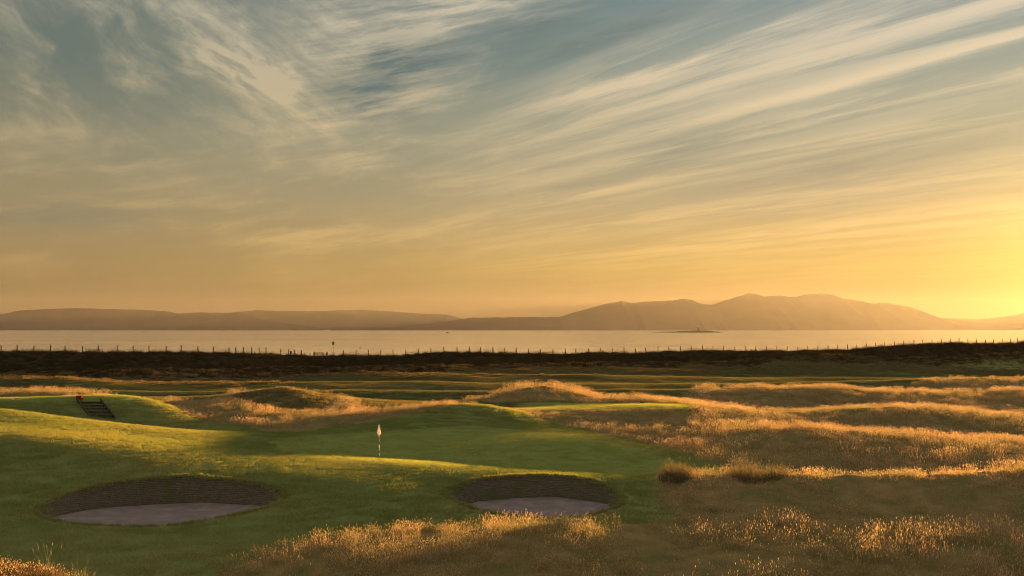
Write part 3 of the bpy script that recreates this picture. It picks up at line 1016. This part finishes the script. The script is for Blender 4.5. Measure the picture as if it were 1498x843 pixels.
# ------------------------------------------------------------------ bunkers
for b in BUNKERS:
    NTH = 160
    th = np.linspace(0, 2 * math.pi, NTH, endpoint=False)
    zin = lambda X, Y: height(X / Y * F + CX, Y)
    Xr, Yr = b.world(th, 1.0)
    zrim = zin(Xr, Yr)
    root = empty('sand_bunker', (b.c[0], b.c[1], b.floor))
    tag(root, b.label, 'bunker', 'sand bunkers cut into the bank')
    o3 = np.array(root.location)

    def ringed(name, rings, mat, cap=False):
        V = np.concatenate(rings) - o3
        n = len(rings)
        q = []
        for i in range(n - 1):
            for k in range(NTH):
                k2 = (k + 1) % NTH
                q.append((i * NTH + k, i * NTH + k2, (i + 1) * NTH + k2, (i + 1) * NTH + k))
        if cap:
            q.append(tuple((n - 1) * NTH + k for k in range(NTH)))
        return from_np(name, V, q, mat, root)

    # grass lip that laps over the surrounding turf
    rings = []
    for r_, up in ((1.26, -0.10), (1.20, 0.0), (1.13, 0.0), (1.06, 0.03), (1.0, 0.05)):
        X, Y = b.world(th, r_)
        rings.append(np.stack([X, Y, zin(X, Y) + up], -1))
    lip = ringed('grass_lip', rings, M_GROUND)
    n_v = len(lip.data.vertices)
    lc = lip.data.color_attributes.new('cover', 'FLOAT_COLOR', 'POINT')
    lc.data.foreach_set('color', np.tile(np.array([0.12, 0, 0, 1], np.float32), n_v))
    # face: steep at the back and the sides, fading to nothing at the front
    back = np.clip((np.sin(th) + 0.92) / 0.9, 0, 1) ** 0.8
    sand_edge = b.floor + 0.10 + 0.06 * fbm(th * 3, th * 0, 4, 3) + np.where(np.sin(th) < -0.2, 0.25 * np.clip(-np.sin(th) - 0.2, 0, 1), 0)
    foot = np.minimum(zrim - 0.03, sand_edge)
    rings = []
    lev = np.linspace(0, 1, 12)
    for s_ in lev:
        inset = 1.0 - (0.012 + 0.10 * s_) * (0.35 + 0.65 * back)
        X, Y = b.world(th, inset)
        wob = 0.03 * fbm(X * 3, Y * 3 + s_ * 20, 7, 3) * math.sin(math.pi * min(1, s_ + 0.05))
        zz = zrim + 0.05 + (foot - zrim - 0.05) * s_ 
        if s_ == 1: zz = zz - 0.12
        rings.append(np.stack([X, Y + wob, zz], -1))
    ringed('turf_face', rings, M_REVET)
    rings = []
    for k, s_ in enumerate(np.linspace(0, 1, 14)):
        r_ = (1.0 - 0.105 * (0.35 + 0.65 * back)) * (1 - s_) + 0.03
        X, Y = b.world(th, np.minimum(r_, 0.985 - 0.10 * (0.35 + 0.65 * back) + 0.03))
        bowl = (1 - s_) ** 2.2
        zz = b.floor * (1 - bowl) + foot * bowl + 0.02 * fbm(X * 1.1, Y * 1.1, 6, 3) * (1 - bowl)
        rings.append(np.stack([X, Y, zz], -1))
    ringed('sand', rings, M_SAND, True)

# ------------------------------------------------------------------ flag on the green
fl = empty('golf_flagstick', ground_at(554.5, 59.0))
tag(fl, 'black and white banded flagstick with limp white flag standing on the green', 'flagstick')
FS = 2.14
segs = [(0, 0.57, M_BLACK), (0.57, 0.95, M_WHITE), (0.95, 1.32, M_BLACK), (1.32, FS, M_WHITE)]
bm = bmesh.new()
mats = [M_BLACK, M_WHITE]
for a, c_, mt in segs:
    n0 = len(bm.faces)
    tube(bm, (0, 0, a), (0, 0, c_), 0.019, 0.019, 10)
    bm.faces.ensure_lookup_table()
    for f in bm.faces[n0:]:
        f.material_index = 0 if mt is M_BLACK else 1
from_bm('pole', bm, mats, fl, True)
bm = bmesh.new()
rings = []
prof = [(2.12, 0.02), (2.06, 0.035), (1.98, 0.05), (1.88, 0.07), (1.78, 0.092), (1.70, 0.108), (1.63, 0.115), (1.57, 0.09), (1.52, 0.055), (1.46, 0.015)]
for i, (z, r_) in enumerate(prof):
    ring = []
    for k in range(40):
        a = 2 * math.pi * k / 40
        fold = 1 + 0.32 * math.sin(5 * a + 0.35 * i) * min(1, i / 4)
        zz = z - 0.03 * math.sin(3 * a + 1) * (i / len(prof))
        ring.append(bm.verts.new((-0.012 + r_ * 0.85 * fold * math.cos(a), 0.5 * r_ * fold * math.sin(a), zz)))
    rings.append(ring)
for i in range(len(rings) - 1):
    for k in range(40):
        bm.faces.new((rings[i][k], rings[i][(k + 1) % 40], rings[i + 1][(k + 1) % 40], rings[i + 1][k]))
bm.faces.new(rings[0]); bm.faces.new(rings[-1][::-1])
M_CLOTH, t, o = new_mat('white_flag_cloth')
d_ = t.node('ShaderNodeBsdfDiffuse'); d_.inputs['Color'].default_value = (0.8, 0.76, 0.7, 1)
tr_ = t.node('ShaderNodeBsdfTranslucent'); tr_.inputs['Color'].default_value = (0.8, 0.72, 0.6, 1)
mx_ = t.node('ShaderNodeMixShader'); mx_.inputs[0].default_value = 0.45
t.l.new(d_.outputs[0], mx_.inputs[1]); t.l.new(tr_.outputs[0], mx_.inputs[2]); t.l.new(mx_.outputs[0], o.inputs[0])
from_bm('flag', bm, M_CLOTH, fl, True)

# ------------------------------------------------------------------ tee furniture
p = ground_at(116.3, 79.4)
mk = empty('red_box', p)
tag(mk, 'small red box standing on the front edge of the raised tee', 'box')
bm = bmesh.new(); box(bm, (0, 0, 0.20), (0.42, 0.30, 0.28), bevel=0.015); from_bm('body', bm, M_RED, mk)
bm = bmesh.new(); box(bm, (0, 0, 0.355), (0.45, 0.33, 0.03), bevel=0.008); from_bm('lid', bm, M_REDTOP, mk)
for s_ in (-1, 1):
    bm = bmesh.new(); box(bm, (0.15 * s_, 0, 0.02), (0.05, 0.22, 0.09)); from_bm('foot', bm, M_DARK, mk)

# timber steps up the tee bank
top = ground_at(131, 79.0); bot = ground_at(150.5, 76.3)
st = empty('timber_steps', bot)
tag(st, 'flight of timber edged steps climbing the grass bank of the tee', 'steps')
NS = 5
w2 = 0.86
run = Vector((top.x - bot.x, top.y - bot.y, top.z - bot.z))
for k in range(NS):
    q = run * ((k + 0.5) / NS)
    zt = run.z * (k + 1) / NS + 0.10
    bm = bmesh.new(); box(bm, (q.x, q.y, zt - 0.5), (2 * w2, 0.44, 0.94)); from_bm('step', bm, M_STEP, st)
    bm = bmesh.new(); box(bm, (q.x, q.y - 0.245, zt - 0.035), (2 * w2, 0.05, 0.05), bevel=0.006); from_bm('nosing', bm, M_PALE, st)
for s_ in (-1, 1):
    bm = bmesh.new()
    off = Vector((s_ * (w2 + 0.06), -0.12, 0.08))
    a = off + Vector((0, 0, 0)); c_ = run + off + Vector((0, 0, 0.1))
    vs = []
    for pnt in (a, c_):
        for ddx, ddz in ((-0.045, -0.5), (0.045, -0.5), (0.045, 0.12), (-0.045, 0.12)):
            vs.append(bm.verts.new((pnt.x + ddx, pnt.y, pnt.z + ddz)))
    for f in ((0, 1, 2, 3), (7, 6, 5, 4), (0, 4, 5, 1), (1, 5, 6, 2), (2, 6, 7, 3), (3, 7, 4, 0)):
        bm.faces.new([vs[i] for i in f])
    from_bm('stringer', bm, M_STEP, st)

# low dark marker at the back of the second green
mk = empty('tee_marker', ground_at(939.5, 94.5))
tag(mk, 'small low dark marker at the far edge of the second, sunlit green', 'marker')
bm = bmesh.new(); box(bm, (0, 0, 0.05), (0.30, 0.12, 0.08), bevel=0.015); from_bm('base', bm, M_DARK, mk)
for s_ in (-1, 1):
    bm = bmesh.new(); lathe(bm, [(0.03, 0.08), (0.06, 0.12), (0.06, 0.17), (0.02, 0.21)], 12, (0.10 * s_, 0, 0)); from_bm('knob', bm, M_DARK, mk, True)

# ------------------------------------------------------------------ fence line on the dune crest
left_posts = [-58, -33, -10, 2, 25, 49.5, 74, 95, 121, 144, 171.5, 195, 218, 243, 265, 289.5, 312, 335, 345, 356, 368.5, 379, 389, 411, 422, 430.5, 441]
right_posts = [502.5, 521, 539, 557, 575, 593.5, 612, 630.5, 649.5, 668.5, 686.5, 703, 721, 738.5, 755.5, 773, 791, 809, 827, 842.5, 861, 878, 895.5, 913, 929.5, 944.5, 962.5, 978.5, 995.5, 1011.5, 1027.5, 1043, 1058.5, 1075, 1090, 1105.5, 1121.5, 1136.5, 1151.5, 1167, 1181, 1196.5, 1211.5, 1225.5, 1239.5, 1253.5, 1267.5, 1281, 1294.5, 1308.5, 1322, 1337, 1350, 1363.5, 1377, 1390, 1403, 1416, 1428.5, 1441.5, 1453.5, 1466, 1478.5, 1488.5, 1501, 1513, 1525]


def fence(pxs, label):
    pts = [ground_at(px, float(ridge_y(px)) + 1.0) for px in pxs]
    rt = empty('wire_fence', pts[0])
    tag(rt, label, 'fence', 'post and wire fences along the dune crest')
    tops = []
    for p in pts:
        l = p - pts[0]
        h = 1.32 + random.uniform(-0.12, 0.12)
        lean = Vector((random.uniform(-0.05, 0.05), random.uniform(-0.04, 0.04), h))
        bm = bmesh.new()
        tube(bm, l - Vector((0, 0, 0.3)), l + lean, 0.105, 0.095, 7)
        from_bm('post', bm, M_DARK, rt)
        tops.append((l, lean))
    for fr in (0.93, 0.62, 0.34):
        bm = bmesh.new()
        for (l0, n0), (l1, n1) in zip(tops, tops[1:]):
            a, c_ = l0 + n0 * fr, l1 + n1 * fr
            mid_ = (a + c_) / 2 - Vector((0, 0, 0.03))
            tube(bm, a, mid_, 0.006, seg=4); tube(bm, mid_, c_, 0.006, seg=4)
        from_bm('wire', bm, M_WIRE, rt)
    return rt


fence(left_posts, 'post and wire fence on the dune crest, running left from the wooden gate')
fence(right_posts, 'long post and wire fence on the dune crest, running right from the sign')

gp = ground_at(459.5, float(ridge_y(459.5)) + 1.0)
MPP = float(ridge_y(459.5)) / F
gt = empty('wooden_gate', gp)
tag(gt, 'wooden field gate with thick posts in the fence on the dune crest', 'gate')
for dx0, wd, hh in ((0, 0.26, 1.05), (19.0 * MPP, 0.26, 1.02), (13.3 * MPP, 0.11, 0.92)):
    bm = bmesh.new(); box(bm, (dx0, 0, hh / 2 - 0.15), (wd, 0.2, hh + 0.3), bevel=0.02); from_bm('post', bm, M_DARK, gt)
lf = empty('gate_leaf', (0, 0, 0)); lf.parent = gt
for k in range(5):
    z = 0.16 + 0.18 * k
    bm = bmesh.new(); box(bm, (7.2 * MPP, 0.02, z), (10.6 * MPP, 0.05, 0.075)); from_bm('rail', bm, M_WOOD, lf)
for dx0 in (2.1, 5.2, 8.8, 12.2):
    bm = bmesh.new(); box(bm, (dx0 * MPP, -0.035, 0.52), (0.09, 0.05, 0.9)); from_bm('upright', bm, M_WOOD, lf)
for z in (0.2, 0.5, 0.8):
    bm = bmesh.new(); box(bm, (16.2 * MPP, 0.02, z), (5.2 * MPP, 0.05, 0.07)); from_bm('side_rail', bm, M_WOOD, gt)

sp = ground_at(487.5, float(ridge_y(487.5)) + 0.4)
sg = empty('path_sign', sp)
tag(sg, 'tall thin post with a small upright sign board, just right of the gate', 'sign')
ztop = (CAMZ - (500 - HY) / F * sp.y) - sp.z
bm = bmesh.new(); tube(bm, (0, 0, -0.3), (0, 0, ztop - 0.1), 0.035); from_bm('post', bm, M_DARK, sg)
bm = bmesh.new(); box(bm, (0, -0.05, ztop - 0.33), (0.44, 0.04, 0.66), bevel=0.01); from_bm('board', bm, M_SIGN, sg)

bp = ground_at(425.7, float(ridge_y(425.7)) + 1.0)
nb = empty('notice_board', bp)
tag(nb, 'small dark notice board low on the dune crest left of the gate', 'board')
bm = bmesh.new(); box(bm, (0, 0, 0.62), (0.40, 0.06, 0.72), bevel=0.01); from_bm('panel', bm, M_SIGN, nb)
for s_ in (-1, 1):
    bm = bmesh.new(); box(bm, (0.14 * s_, 0.06, 0.3), (0.06, 0.06, 1.1)); from_bm('leg', bm, M_DARK, nb)

rp = ground_at(526.8, float(ridge_y(526.8)) + 1.0)
rs = empty('round_marker', rp)
tag(rs, 'small round disc on a very thin rod by the fence, right of the sign', 'marker post')
zt = (CAMZ - (509.5 - HY) / F * rp.y) - rp.z
bm = bmesh.new(); tube(bm, (0, 0, -0.3), (0, 0, zt), 0.008); from_bm('rod', bm, M_WIRE, rs)
bm = bmesh.new(); tube(bm, (0, -0.03, zt), (0, 0.03, zt), 0.14, seg=20); from_bm('disc', bm, M_SIGN, rs)

bp = ground_at(453.7, float(ridge_y(453.7)) + 1.0)
sp_ = tag(from_bm('marker_stump', tube(bmesh.new(), (0, 0, -0.3), (0, 0, 0.75), 0.11, 0.09, 9), M_WOOD), 'short thick wooden stump standing alone just left of the gate', 'stump')
sp_.location = bp

# ------------------------------------------------------------------ grass
SRC = bpy.data.collections.new('grass_sources')     # never linked to the scene


def clump(name, rad, layers, mats, seg=3, src=True, mixw=0.5, dome=0.35):
    """one tuft; layers = (count, low, high, blade width, lean, share with seed heads, seed length, spread)"""
    r = random.Random(sum(map(ord, name)))
    V, Fc, MI = [], [], []
    for n, h0, h1, width, lean, seed_share, seedlen, spread in layers:
        for _ in range(n):
            a = r.uniform(0, 2 * math.pi)
            d = rad * spread * math.sqrt(r.random())
            x, y = d * math.cos(a), d * math.sin(a)
            h = r.uniform(h0, h1) * (1.0 - dome * (d / rad) ** 2)
            la = a + r.uniform(-1.2, 1.2)
            ln = r.uniform(0.1, 1.0) * lean * h
            fa = r.uniform(0, math.pi)
            wx, wy = math.cos(fa) * width / 2, math.sin(fa) * width / 2
            seeded = r.random() < seed_share
            mi = 1 if seeded else (0 if r.random() < mixw else 1)
            b0 = len(V)
            for k in range(seg + 1):
                t_ = k / seg
                cx, cy = x + math.cos(la) * ln * t_ ** 1.8, y + math.sin(la) * ln * t_ ** 1.8
                z = h * t_ * (1 - 0.12 * t_ * lean)
                ww = 1 - 0.75 * t_
                V.append((cx - wx * ww, cy - wy * ww, z - (0.06 if k == 0 else 0)))
                V.append((cx + wx * ww, cy + wy * ww, z - (0.06 if k == 0 else 0)))
            for k in range(seg):
                i = b0 + 2 * k
                Fc.append((i, i + 1, i + 3, i + 2)); MI.append(mi)
            if seeded:
                tx, ty, tz = (V[-1][0] + V[-2][0]) / 2, (V[-1][1] + V[-2][1]) / 2, V[-1][2]
                sw = max(width * 1.2, 0.0085)
                sl = seedlen * r.uniform(0.7, 1.4)
                for fb in (fa, fa + 1.57):
                    ux, uy = math.cos(fb) * sw, math.sin(fb) * sw
                    i = len(V)
                    V.extend([(tx, ty, tz - sl * 0.25), (tx + ux, ty + uy, tz + sl * 0.3), (tx + math.cos(la) * sl * 0.3, ty + math.sin(la) * sl * 0.3, tz + sl), (tx - ux, ty - uy, tz + sl * 0.3)])
                    Fc.append((i, i + 1, i + 2, i + 3)); MI.append(2)
    me_ = bpy.data.meshes.new(name)
    me_.from_pydata(V, [], Fc)
    for m_ in mats:
        me_.materials.append(m_)
    me_.polygons.foreach_set('material_index', np.array(MI, np.int32))
    me_.update()
    o_ = bpy.data.objects.new(name, me_)
    if src:
        SRC.objects.link(o_)
    return o_


GM = [M_BLADE_G, M_BLADE_S, M_SEED]
HM = [M_HEATH, M_HEATH, M_HEATH]


def grass_field(name, sources, pts, rot, scl, var, label):
    col = bpy.data.collections.new(name + '_sources')
    for s_ in sorted(sources, key=lambda o_: o_.name):
        col.objects.link(s_)
    me_ = bpy.data.meshes.new(name)
    me_.vertices.add(len(pts))
    me_.vertices.foreach_set('co', np.asarray(pts, np.float32).ravel())
    for nm, typ, arr in (('rot', 'FLOAT_VECTOR', rot), ('scl', 'FLOAT_VECTOR', scl)):
        a = me_.attributes.new(nm, typ, 'POINT')
        a.data.foreach_set('vector', np.asarray(arr, np.float32).ravel())
    a = me_.attributes.new('var', 'INT', 'POINT')
    a.data.foreach_set('value', np.asarray(var, np.int32))
    o_ = bpy.data.objects.new(name, me_)
    C.objects.link(o_)
    ng = bpy.data.node_groups.new(name, 'GeometryNodeTree')
    ng.interface.new_socket('Geometry', in_out='INPUT', socket_type='NodeSocketGeometry')
    ng.interface.new_socket('Geometry', in_out='OUTPUT', socket_type='NodeSocketGeometry')
    gi, go = ng.nodes.new('NodeGroupInput'), ng.nodes.new('NodeGroupOutput')
    ci = ng.nodes.new('GeometryNodeCollectionInfo')
    ci.inputs['Collection'].default_value = col
    ci.inputs['Separate Children'].default_value = True
    ci.inputs['Reset Children'].default_value = True
    ip = ng.nodes.new('GeometryNodeInstanceOnPoints')
    ip.inputs['Pick Instance'].default_value = True

    def attr(nm, dt):
        n_ = ng.nodes.new('GeometryNodeInputNamedAttribute')
        n_.data_type = dt
        n_.inputs['Name'].default_value = nm
        return n_.outputs['Attribute']
    L = ng.links.new
    L(gi.outputs[0], ip.inputs['Points'])
    L(ci.outputs[0], ip.inputs['Instance'])
    L(attr('var', 'INT'), ip.inputs['Instance Index'])
    L(attr('rot', 'FLOAT_VECTOR'), ip.inputs['Rotation'])
    L(attr('scl', 'FLOAT_VECTOR'), ip.inputs['Scale'])
    L(ip.outputs[0], go.inputs[0])
    md = o_.modifiers.new('grass', 'NODES')
    md.node_group = ng
    tag(o_, label, 'grass', kind='stuff')
    return o_


def cut_low(px, Y):
    """how tall the rough stands: shorter on the bank below the second green and on the ridge behind the putting green, tallest on the mound"""
    f = np.ones(np.shape(px))
    f = np.where((px > 700) & (px < 1010) & (Y > 76) & (Y < 86.6), 0.35, f)
    f = np.where((px > 390) & (px < 700) & (Y > 73) & (Y < 84), 0.62, f)
    f = np.where((px > 300) & (px < 960) & (Y < 46), 0.82, f)
    f = np.where((px > 140) & (px < 420) & (Y < 41.5), 0.55, f)
    f = np.where((px > 955) & (Y > 46.5) & (Y < 53), 0.5, f)
    f = np.where((px > 940) & (px < 1180) & (Y > 52.9) & (Y < 58), 0.55, f)
    f = np.where((px > 715) & (px < 865) & (Y > 99) & (Y < 110), 1.4, f)
    f = np.where(np.hypot((px - 415) / 75, (Y - 95) / 7) < 1, 0.5, f)
    return f


def scatter(dens, y0, y1, px0, px1, mask, patch=0.0, seed=1):
    """even random points on the ground between two distances, thinned by a mask"""
    r = np.random.default_rng(seed)
    xa, xb = (px0 - CX) / F * y1, (px1 - CX) / F * y1
    n = int(dens * (xb - xa) * (y1 - y0))
    X = r.uniform(xa, xb, n)
    Y = r.uniform(y0, y1, n)
    px = X / Y * F + CX
    k = (px > px0) & (px < px1)
    k[k] &= mask(px[k], Y[k])
    X, Y, px = X[k], Y[k], px[k]
    if patch:
        f = fbm(X / 2.6, Y / 2.6, seed, 3)
        k = r.random(len(X)) < np.clip(0.62 + patch * f, 0.05, 1)
        X, Y, px = X[k], Y[k], px[k]
    k = off_bunkers(X, Y)
    X, Y, px = X[k], Y[k], px[k]
    Z = height(px, Y) + lip_up(X, Y)
    n = len(X)
    rot = np.stack([r.normal(0, 0.07, n), r.normal(0, 0.07, n), r.uniform(0, 6.28, n)], -1)
    hs = 0.85 + 0.55 * fbm(X / 3.0 + 9, Y / 3.0, seed + 1, 3) + r.normal(0, 0.08, n)
    hs = np.clip(hs, 0.4, 1.6) * cut_low(px, Y)
    ws = r.uniform(0.85, 1.2, n)
    scl = np.stack([ws, ws, hs], -1)
    return np.stack([X, Y, Z], -1), rot, scl, px, r


tufts = lambda nm, n, rad, h, wd, mt: [clump('%s_%d' % (nm, k), rad, [(n, h * 0.6, h * 1.2, wd, 0.5, 0.0, 0, 1)], [mt, mt, mt], seg=1, dome=0.1) for k in range(3)]
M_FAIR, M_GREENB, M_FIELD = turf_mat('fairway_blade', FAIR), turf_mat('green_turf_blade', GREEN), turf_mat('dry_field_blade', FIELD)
green_mask = lambda px, Y: in_poly(px, Y, GREENS[0]) | in_poly(px, Y, GREENS[1]) | in_poly(px, Y, GREENS[2])
fair_mask = lambda px, Y: ~rough_mask(px, Y) & ~heath_mask(px, Y) & ~green_mask(px, Y)
for nm, src, dn, y0, y1, mk_, lb in (
        ('fairway_grass', tufts('fairway_tuft', 170, 0.62, 0.038, 0.014, M_FAIR), 8.0, 30, 88, fair_mask, 'short mown grass of the bank and fairway around the bunkers'),
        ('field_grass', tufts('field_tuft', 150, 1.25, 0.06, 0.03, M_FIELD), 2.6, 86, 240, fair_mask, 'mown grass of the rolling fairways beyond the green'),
        ('green_grass', tufts('green_tuft', 190, 0.75, 0.022, 0.013, M_GREENB), 7.0, 55, 95, green_mask, 'close mown grass of the putting green, second green and tee')):
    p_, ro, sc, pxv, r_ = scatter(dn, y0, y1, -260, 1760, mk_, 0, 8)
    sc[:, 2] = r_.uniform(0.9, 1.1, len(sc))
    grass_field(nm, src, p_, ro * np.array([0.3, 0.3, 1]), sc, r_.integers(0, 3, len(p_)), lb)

rim_src = [clump('rim_tuft_%d' % k, 0.16, [(60, 0.05, 0.15, 0.010, 0.9, 0, 0, 1.0)], [M_FAIR, M_BLADE_S, M_SEED], seg=2, mixw=0.7) for k in range(3)]
pts_, k_ = [], 0
for b in BUNKERS:
    th_ = rng.uniform(0, 2 * math.pi, 420)
    X_, Y_ = b.world(th_, rng.uniform(1.0, 1.035, 420))
    pts_.append(np.stack([X_, Y_, height(X_ / Y_ * F + CX, Y_) + 0.04], -1))
pts_ = np.concatenate(pts_)
n_ = len(pts_)
grass_field('rim_grass', rim_src, pts_, np.stack([rng.normal(0, .2, n_), rng.normal(0, .2, n_), rng.uniform(0, 6.28, n_)], -1), np.repeat(rng.uniform(0.6, 1.3, (n_, 1)), 3, 1), rng.integers(0, 3, n_), 'uneven fringe of longer grass hanging over the bunker rims')

edge_ = [clump('bank_rough_%d' % k, 0.6, [(60, 0.15, 0.42, 0.03, 0.7, 0.15, 0.1, 1.0)], [M_OLD, M_HEATH, M_BLADE_S], seg=2, mixw=0.6) for k in range(3)]
p_, ro, sc, pxv, r_ = scatter(1.2, 115, 275, -160, 1660, bank_rough_mask, 0.5, 15)
grass_field('bank_grass', edge_, p_, ro, sc, r_.integers(0, 3, len(p_)), 'brown rough grass along the foot of the dark seaward bank')

mound_ = [clump('mound_tuft_%d' % k, 0.5, [(110, 0.12, 0.30, 0.02, 0.8, 0.06, 0.08, 1.0)], [M_FIELD, M_BLADE_G, M_BLADE_S], seg=2, mixw=0.75) for k in range(3)]
p_, ro, sc, pxv, r_ = scatter(5.0, 84, 104, 330, 505, mound_mask, 0.0, 16)
grass_field('mound_grass', mound_, p_, ro, sc / np.array([1, 1, 0.62]), r_.integers(0, 3, len(p_)), 'short dark green grass on the rounded mound left of the green')

corner_ = [clump('corner_plant_%d' % k, 0.22, [(70, 0.10, 0.26, 0.012, 0.9, 0, 0, 1.0), (9, 0.22, 0.42, 0.007, 0.3, 0.9, 0.045, 1.0)], [M_OLD, M_HEATH, M_SEED], mixw=0.7) for k in range(3)]
p_, ro, sc, pxv, r_ = scatter(16.0, 24, 31.5, -120, 175, rough_mask, 0.3, 17)
grass_field('corner_plants', corner_, p_, ro, sc, r_.integers(0, 3, len(p_)), 'brown heathery plants with seeding tips on the knoll in the lower left corner')

near = [clump('fescue_near_%d' % k, 0.30, [(42 - 2 * k, 0.12, 0.34, 0.009, 0.9, 0, 0, 1.0), (10 + 6 * k, 0.38, 0.62 + 0.07 * k, 0.006, 0.35, 0.75, 0.085, 1.1), (1 + k // 2, 0.62, 0.85, 0.007, 0.3, 1.0, 0.10, 1.2)], GM, mixw=0.72 - 0.13 * k) for k in range(5)]
mid_ = [clump('fescue_mid_%d' % k, 0.45, [(40, 0.12, 0.32, 0.018, 0.8, 0, 0, 1.0), (10 + 5 * k, 0.36, 0.58 + 0.05 * k, 0.011, 0.35, 0.7, 0.10, 1.1)], GM, seg=2, mixw=0.62 - 0.12 * k) for k in range(5)]
far_ = [clump('heath_far_%d' % k, 0.7, [(44, 0.2, 0.5, 0.035, 0.6, 0.0, 0, 1.0), (14, 0.45, 0.95, 0.028, 0.4, 0.2, 0.16, 1.0)], HM, seg=2, mixw=0.8) for k in range(4)]


p_, ro, sc, pxv, r_ = scatter(9.0, 22, 49, -120, 1640, lambda px, Y: rough_mask(px, Y) & ~((px < 165) & (Y < 32)), 1.1, 3)
v_ = np.clip((2.5 + 3.0 * fbm(p_[:, 0] / 5, p_[:, 1] / 5, 77, 2) + r_.normal(0, 0.7, len(p_))), 0, 4).astype(int)
grass_field('rough_grass', near, p_, ro, sc, v_, 'tall seeding fescue rough filling the foreground and the nearest right hand bank')
p_, ro, sc, pxv, r_ = scatter(3.6, 49, 155, -160, 1700, lambda px, Y: rough_mask(px, Y) & ~mound_mask(px, Y), 0.9, 4)
v_ = np.clip((2.6 + 2.5 * fbm(p_[:, 0] / 9, p_[:, 1] / 9, 78, 2) + r_.normal(0, 0.7, len(p_))), 0, 4).astype(int)
grass_field('dune_grass', mid_, p_, ro, sc, v_, 'golden rough grass over the mounds behind the green and to the right')
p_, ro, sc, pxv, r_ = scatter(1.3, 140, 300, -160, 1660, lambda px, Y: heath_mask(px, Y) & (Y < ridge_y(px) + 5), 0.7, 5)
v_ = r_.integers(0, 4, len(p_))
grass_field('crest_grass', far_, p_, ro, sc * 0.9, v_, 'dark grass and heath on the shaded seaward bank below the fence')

# ------------------------------------------------------------------ tussocks one can point at
for nm, px, Y, rad, lay, mats, dm, lb in (
        ('grass_tussock', 990, 54.3, 1.0, [(1800, 0.8, 1.1, 0.012, 0.6, 0, 0, 1.0), (130, 1.1, 1.6, 0.010, 0.45, 0.3, 0.1, 0.9)], [M_OLD, M_MARRAM, M_MARRAM], 0.75, 'round dark grass tussock with pale spikes, at the left end of the right hand bank'),
        ('grass_tussock', 1092, 54.2, 1.2, [(1500, 0.7, 1.05, 0.012, 0.6, 0, 0, 1.0), (170, 1.1, 1.65, 0.010, 0.45, 0.3, 0.1, 0.9)], [M_OLD, M_MARRAM, M_MARRAM], 0.7, 'tall spiky marram tussock on the crest, second tussock from the left end of the bank'),
        ('grass_tussock', 1137, 54.0, 0.8, [(700, 0.6, 0.85, 0.012, 0.6, 0, 0, 1.0), (50, 0.6, 1.1, 0.010, 0.5, 0.3, 0.1, 0.9)], [M_OLD, M_MARRAM, M_MARRAM], 0.7, 'small low tussock just right of the tall spiky marram tussock on the bank'),
        ('marram_tuft', 70, 28.3, 0.30, [(60, 0.25, 0.55, 0.008, 0.7, 0, 0, 1.0), (7, 0.7, 1.0, 0.010, 0.5, 0.9, 0.16, 0.5)], [M_BLADE_G, M_MARRAM, M_MARRAM], 0.3, 'marram tuft with long pale seed spikes in the lower left corner'),
        ('marram_tuft', 116, 28.6, 0.40, [(80, 0.25, 0.6, 0.008, 0.9, 0, 0, 1.0), (5, 0.5, 0.7, 0.009, 0.7, 0.6, 0.12, 0.6)], [M_BLADE_G, M_MARRAM, M_MARRAM], 0.3, 'low spreading marram tuft with thin arching blades, right of the spiked tuft in the corner')):
    o_ = clump(nm, rad, lay, mats, src=False, dome=dm, mixw=0.75)
    C.objects.link(o_)
    o_.location = ground_at(px, Y) - Vector((0, 0, 0.03))
    tag(o_, lb, 'grass tuft', 'tussocks standing out of the rough')
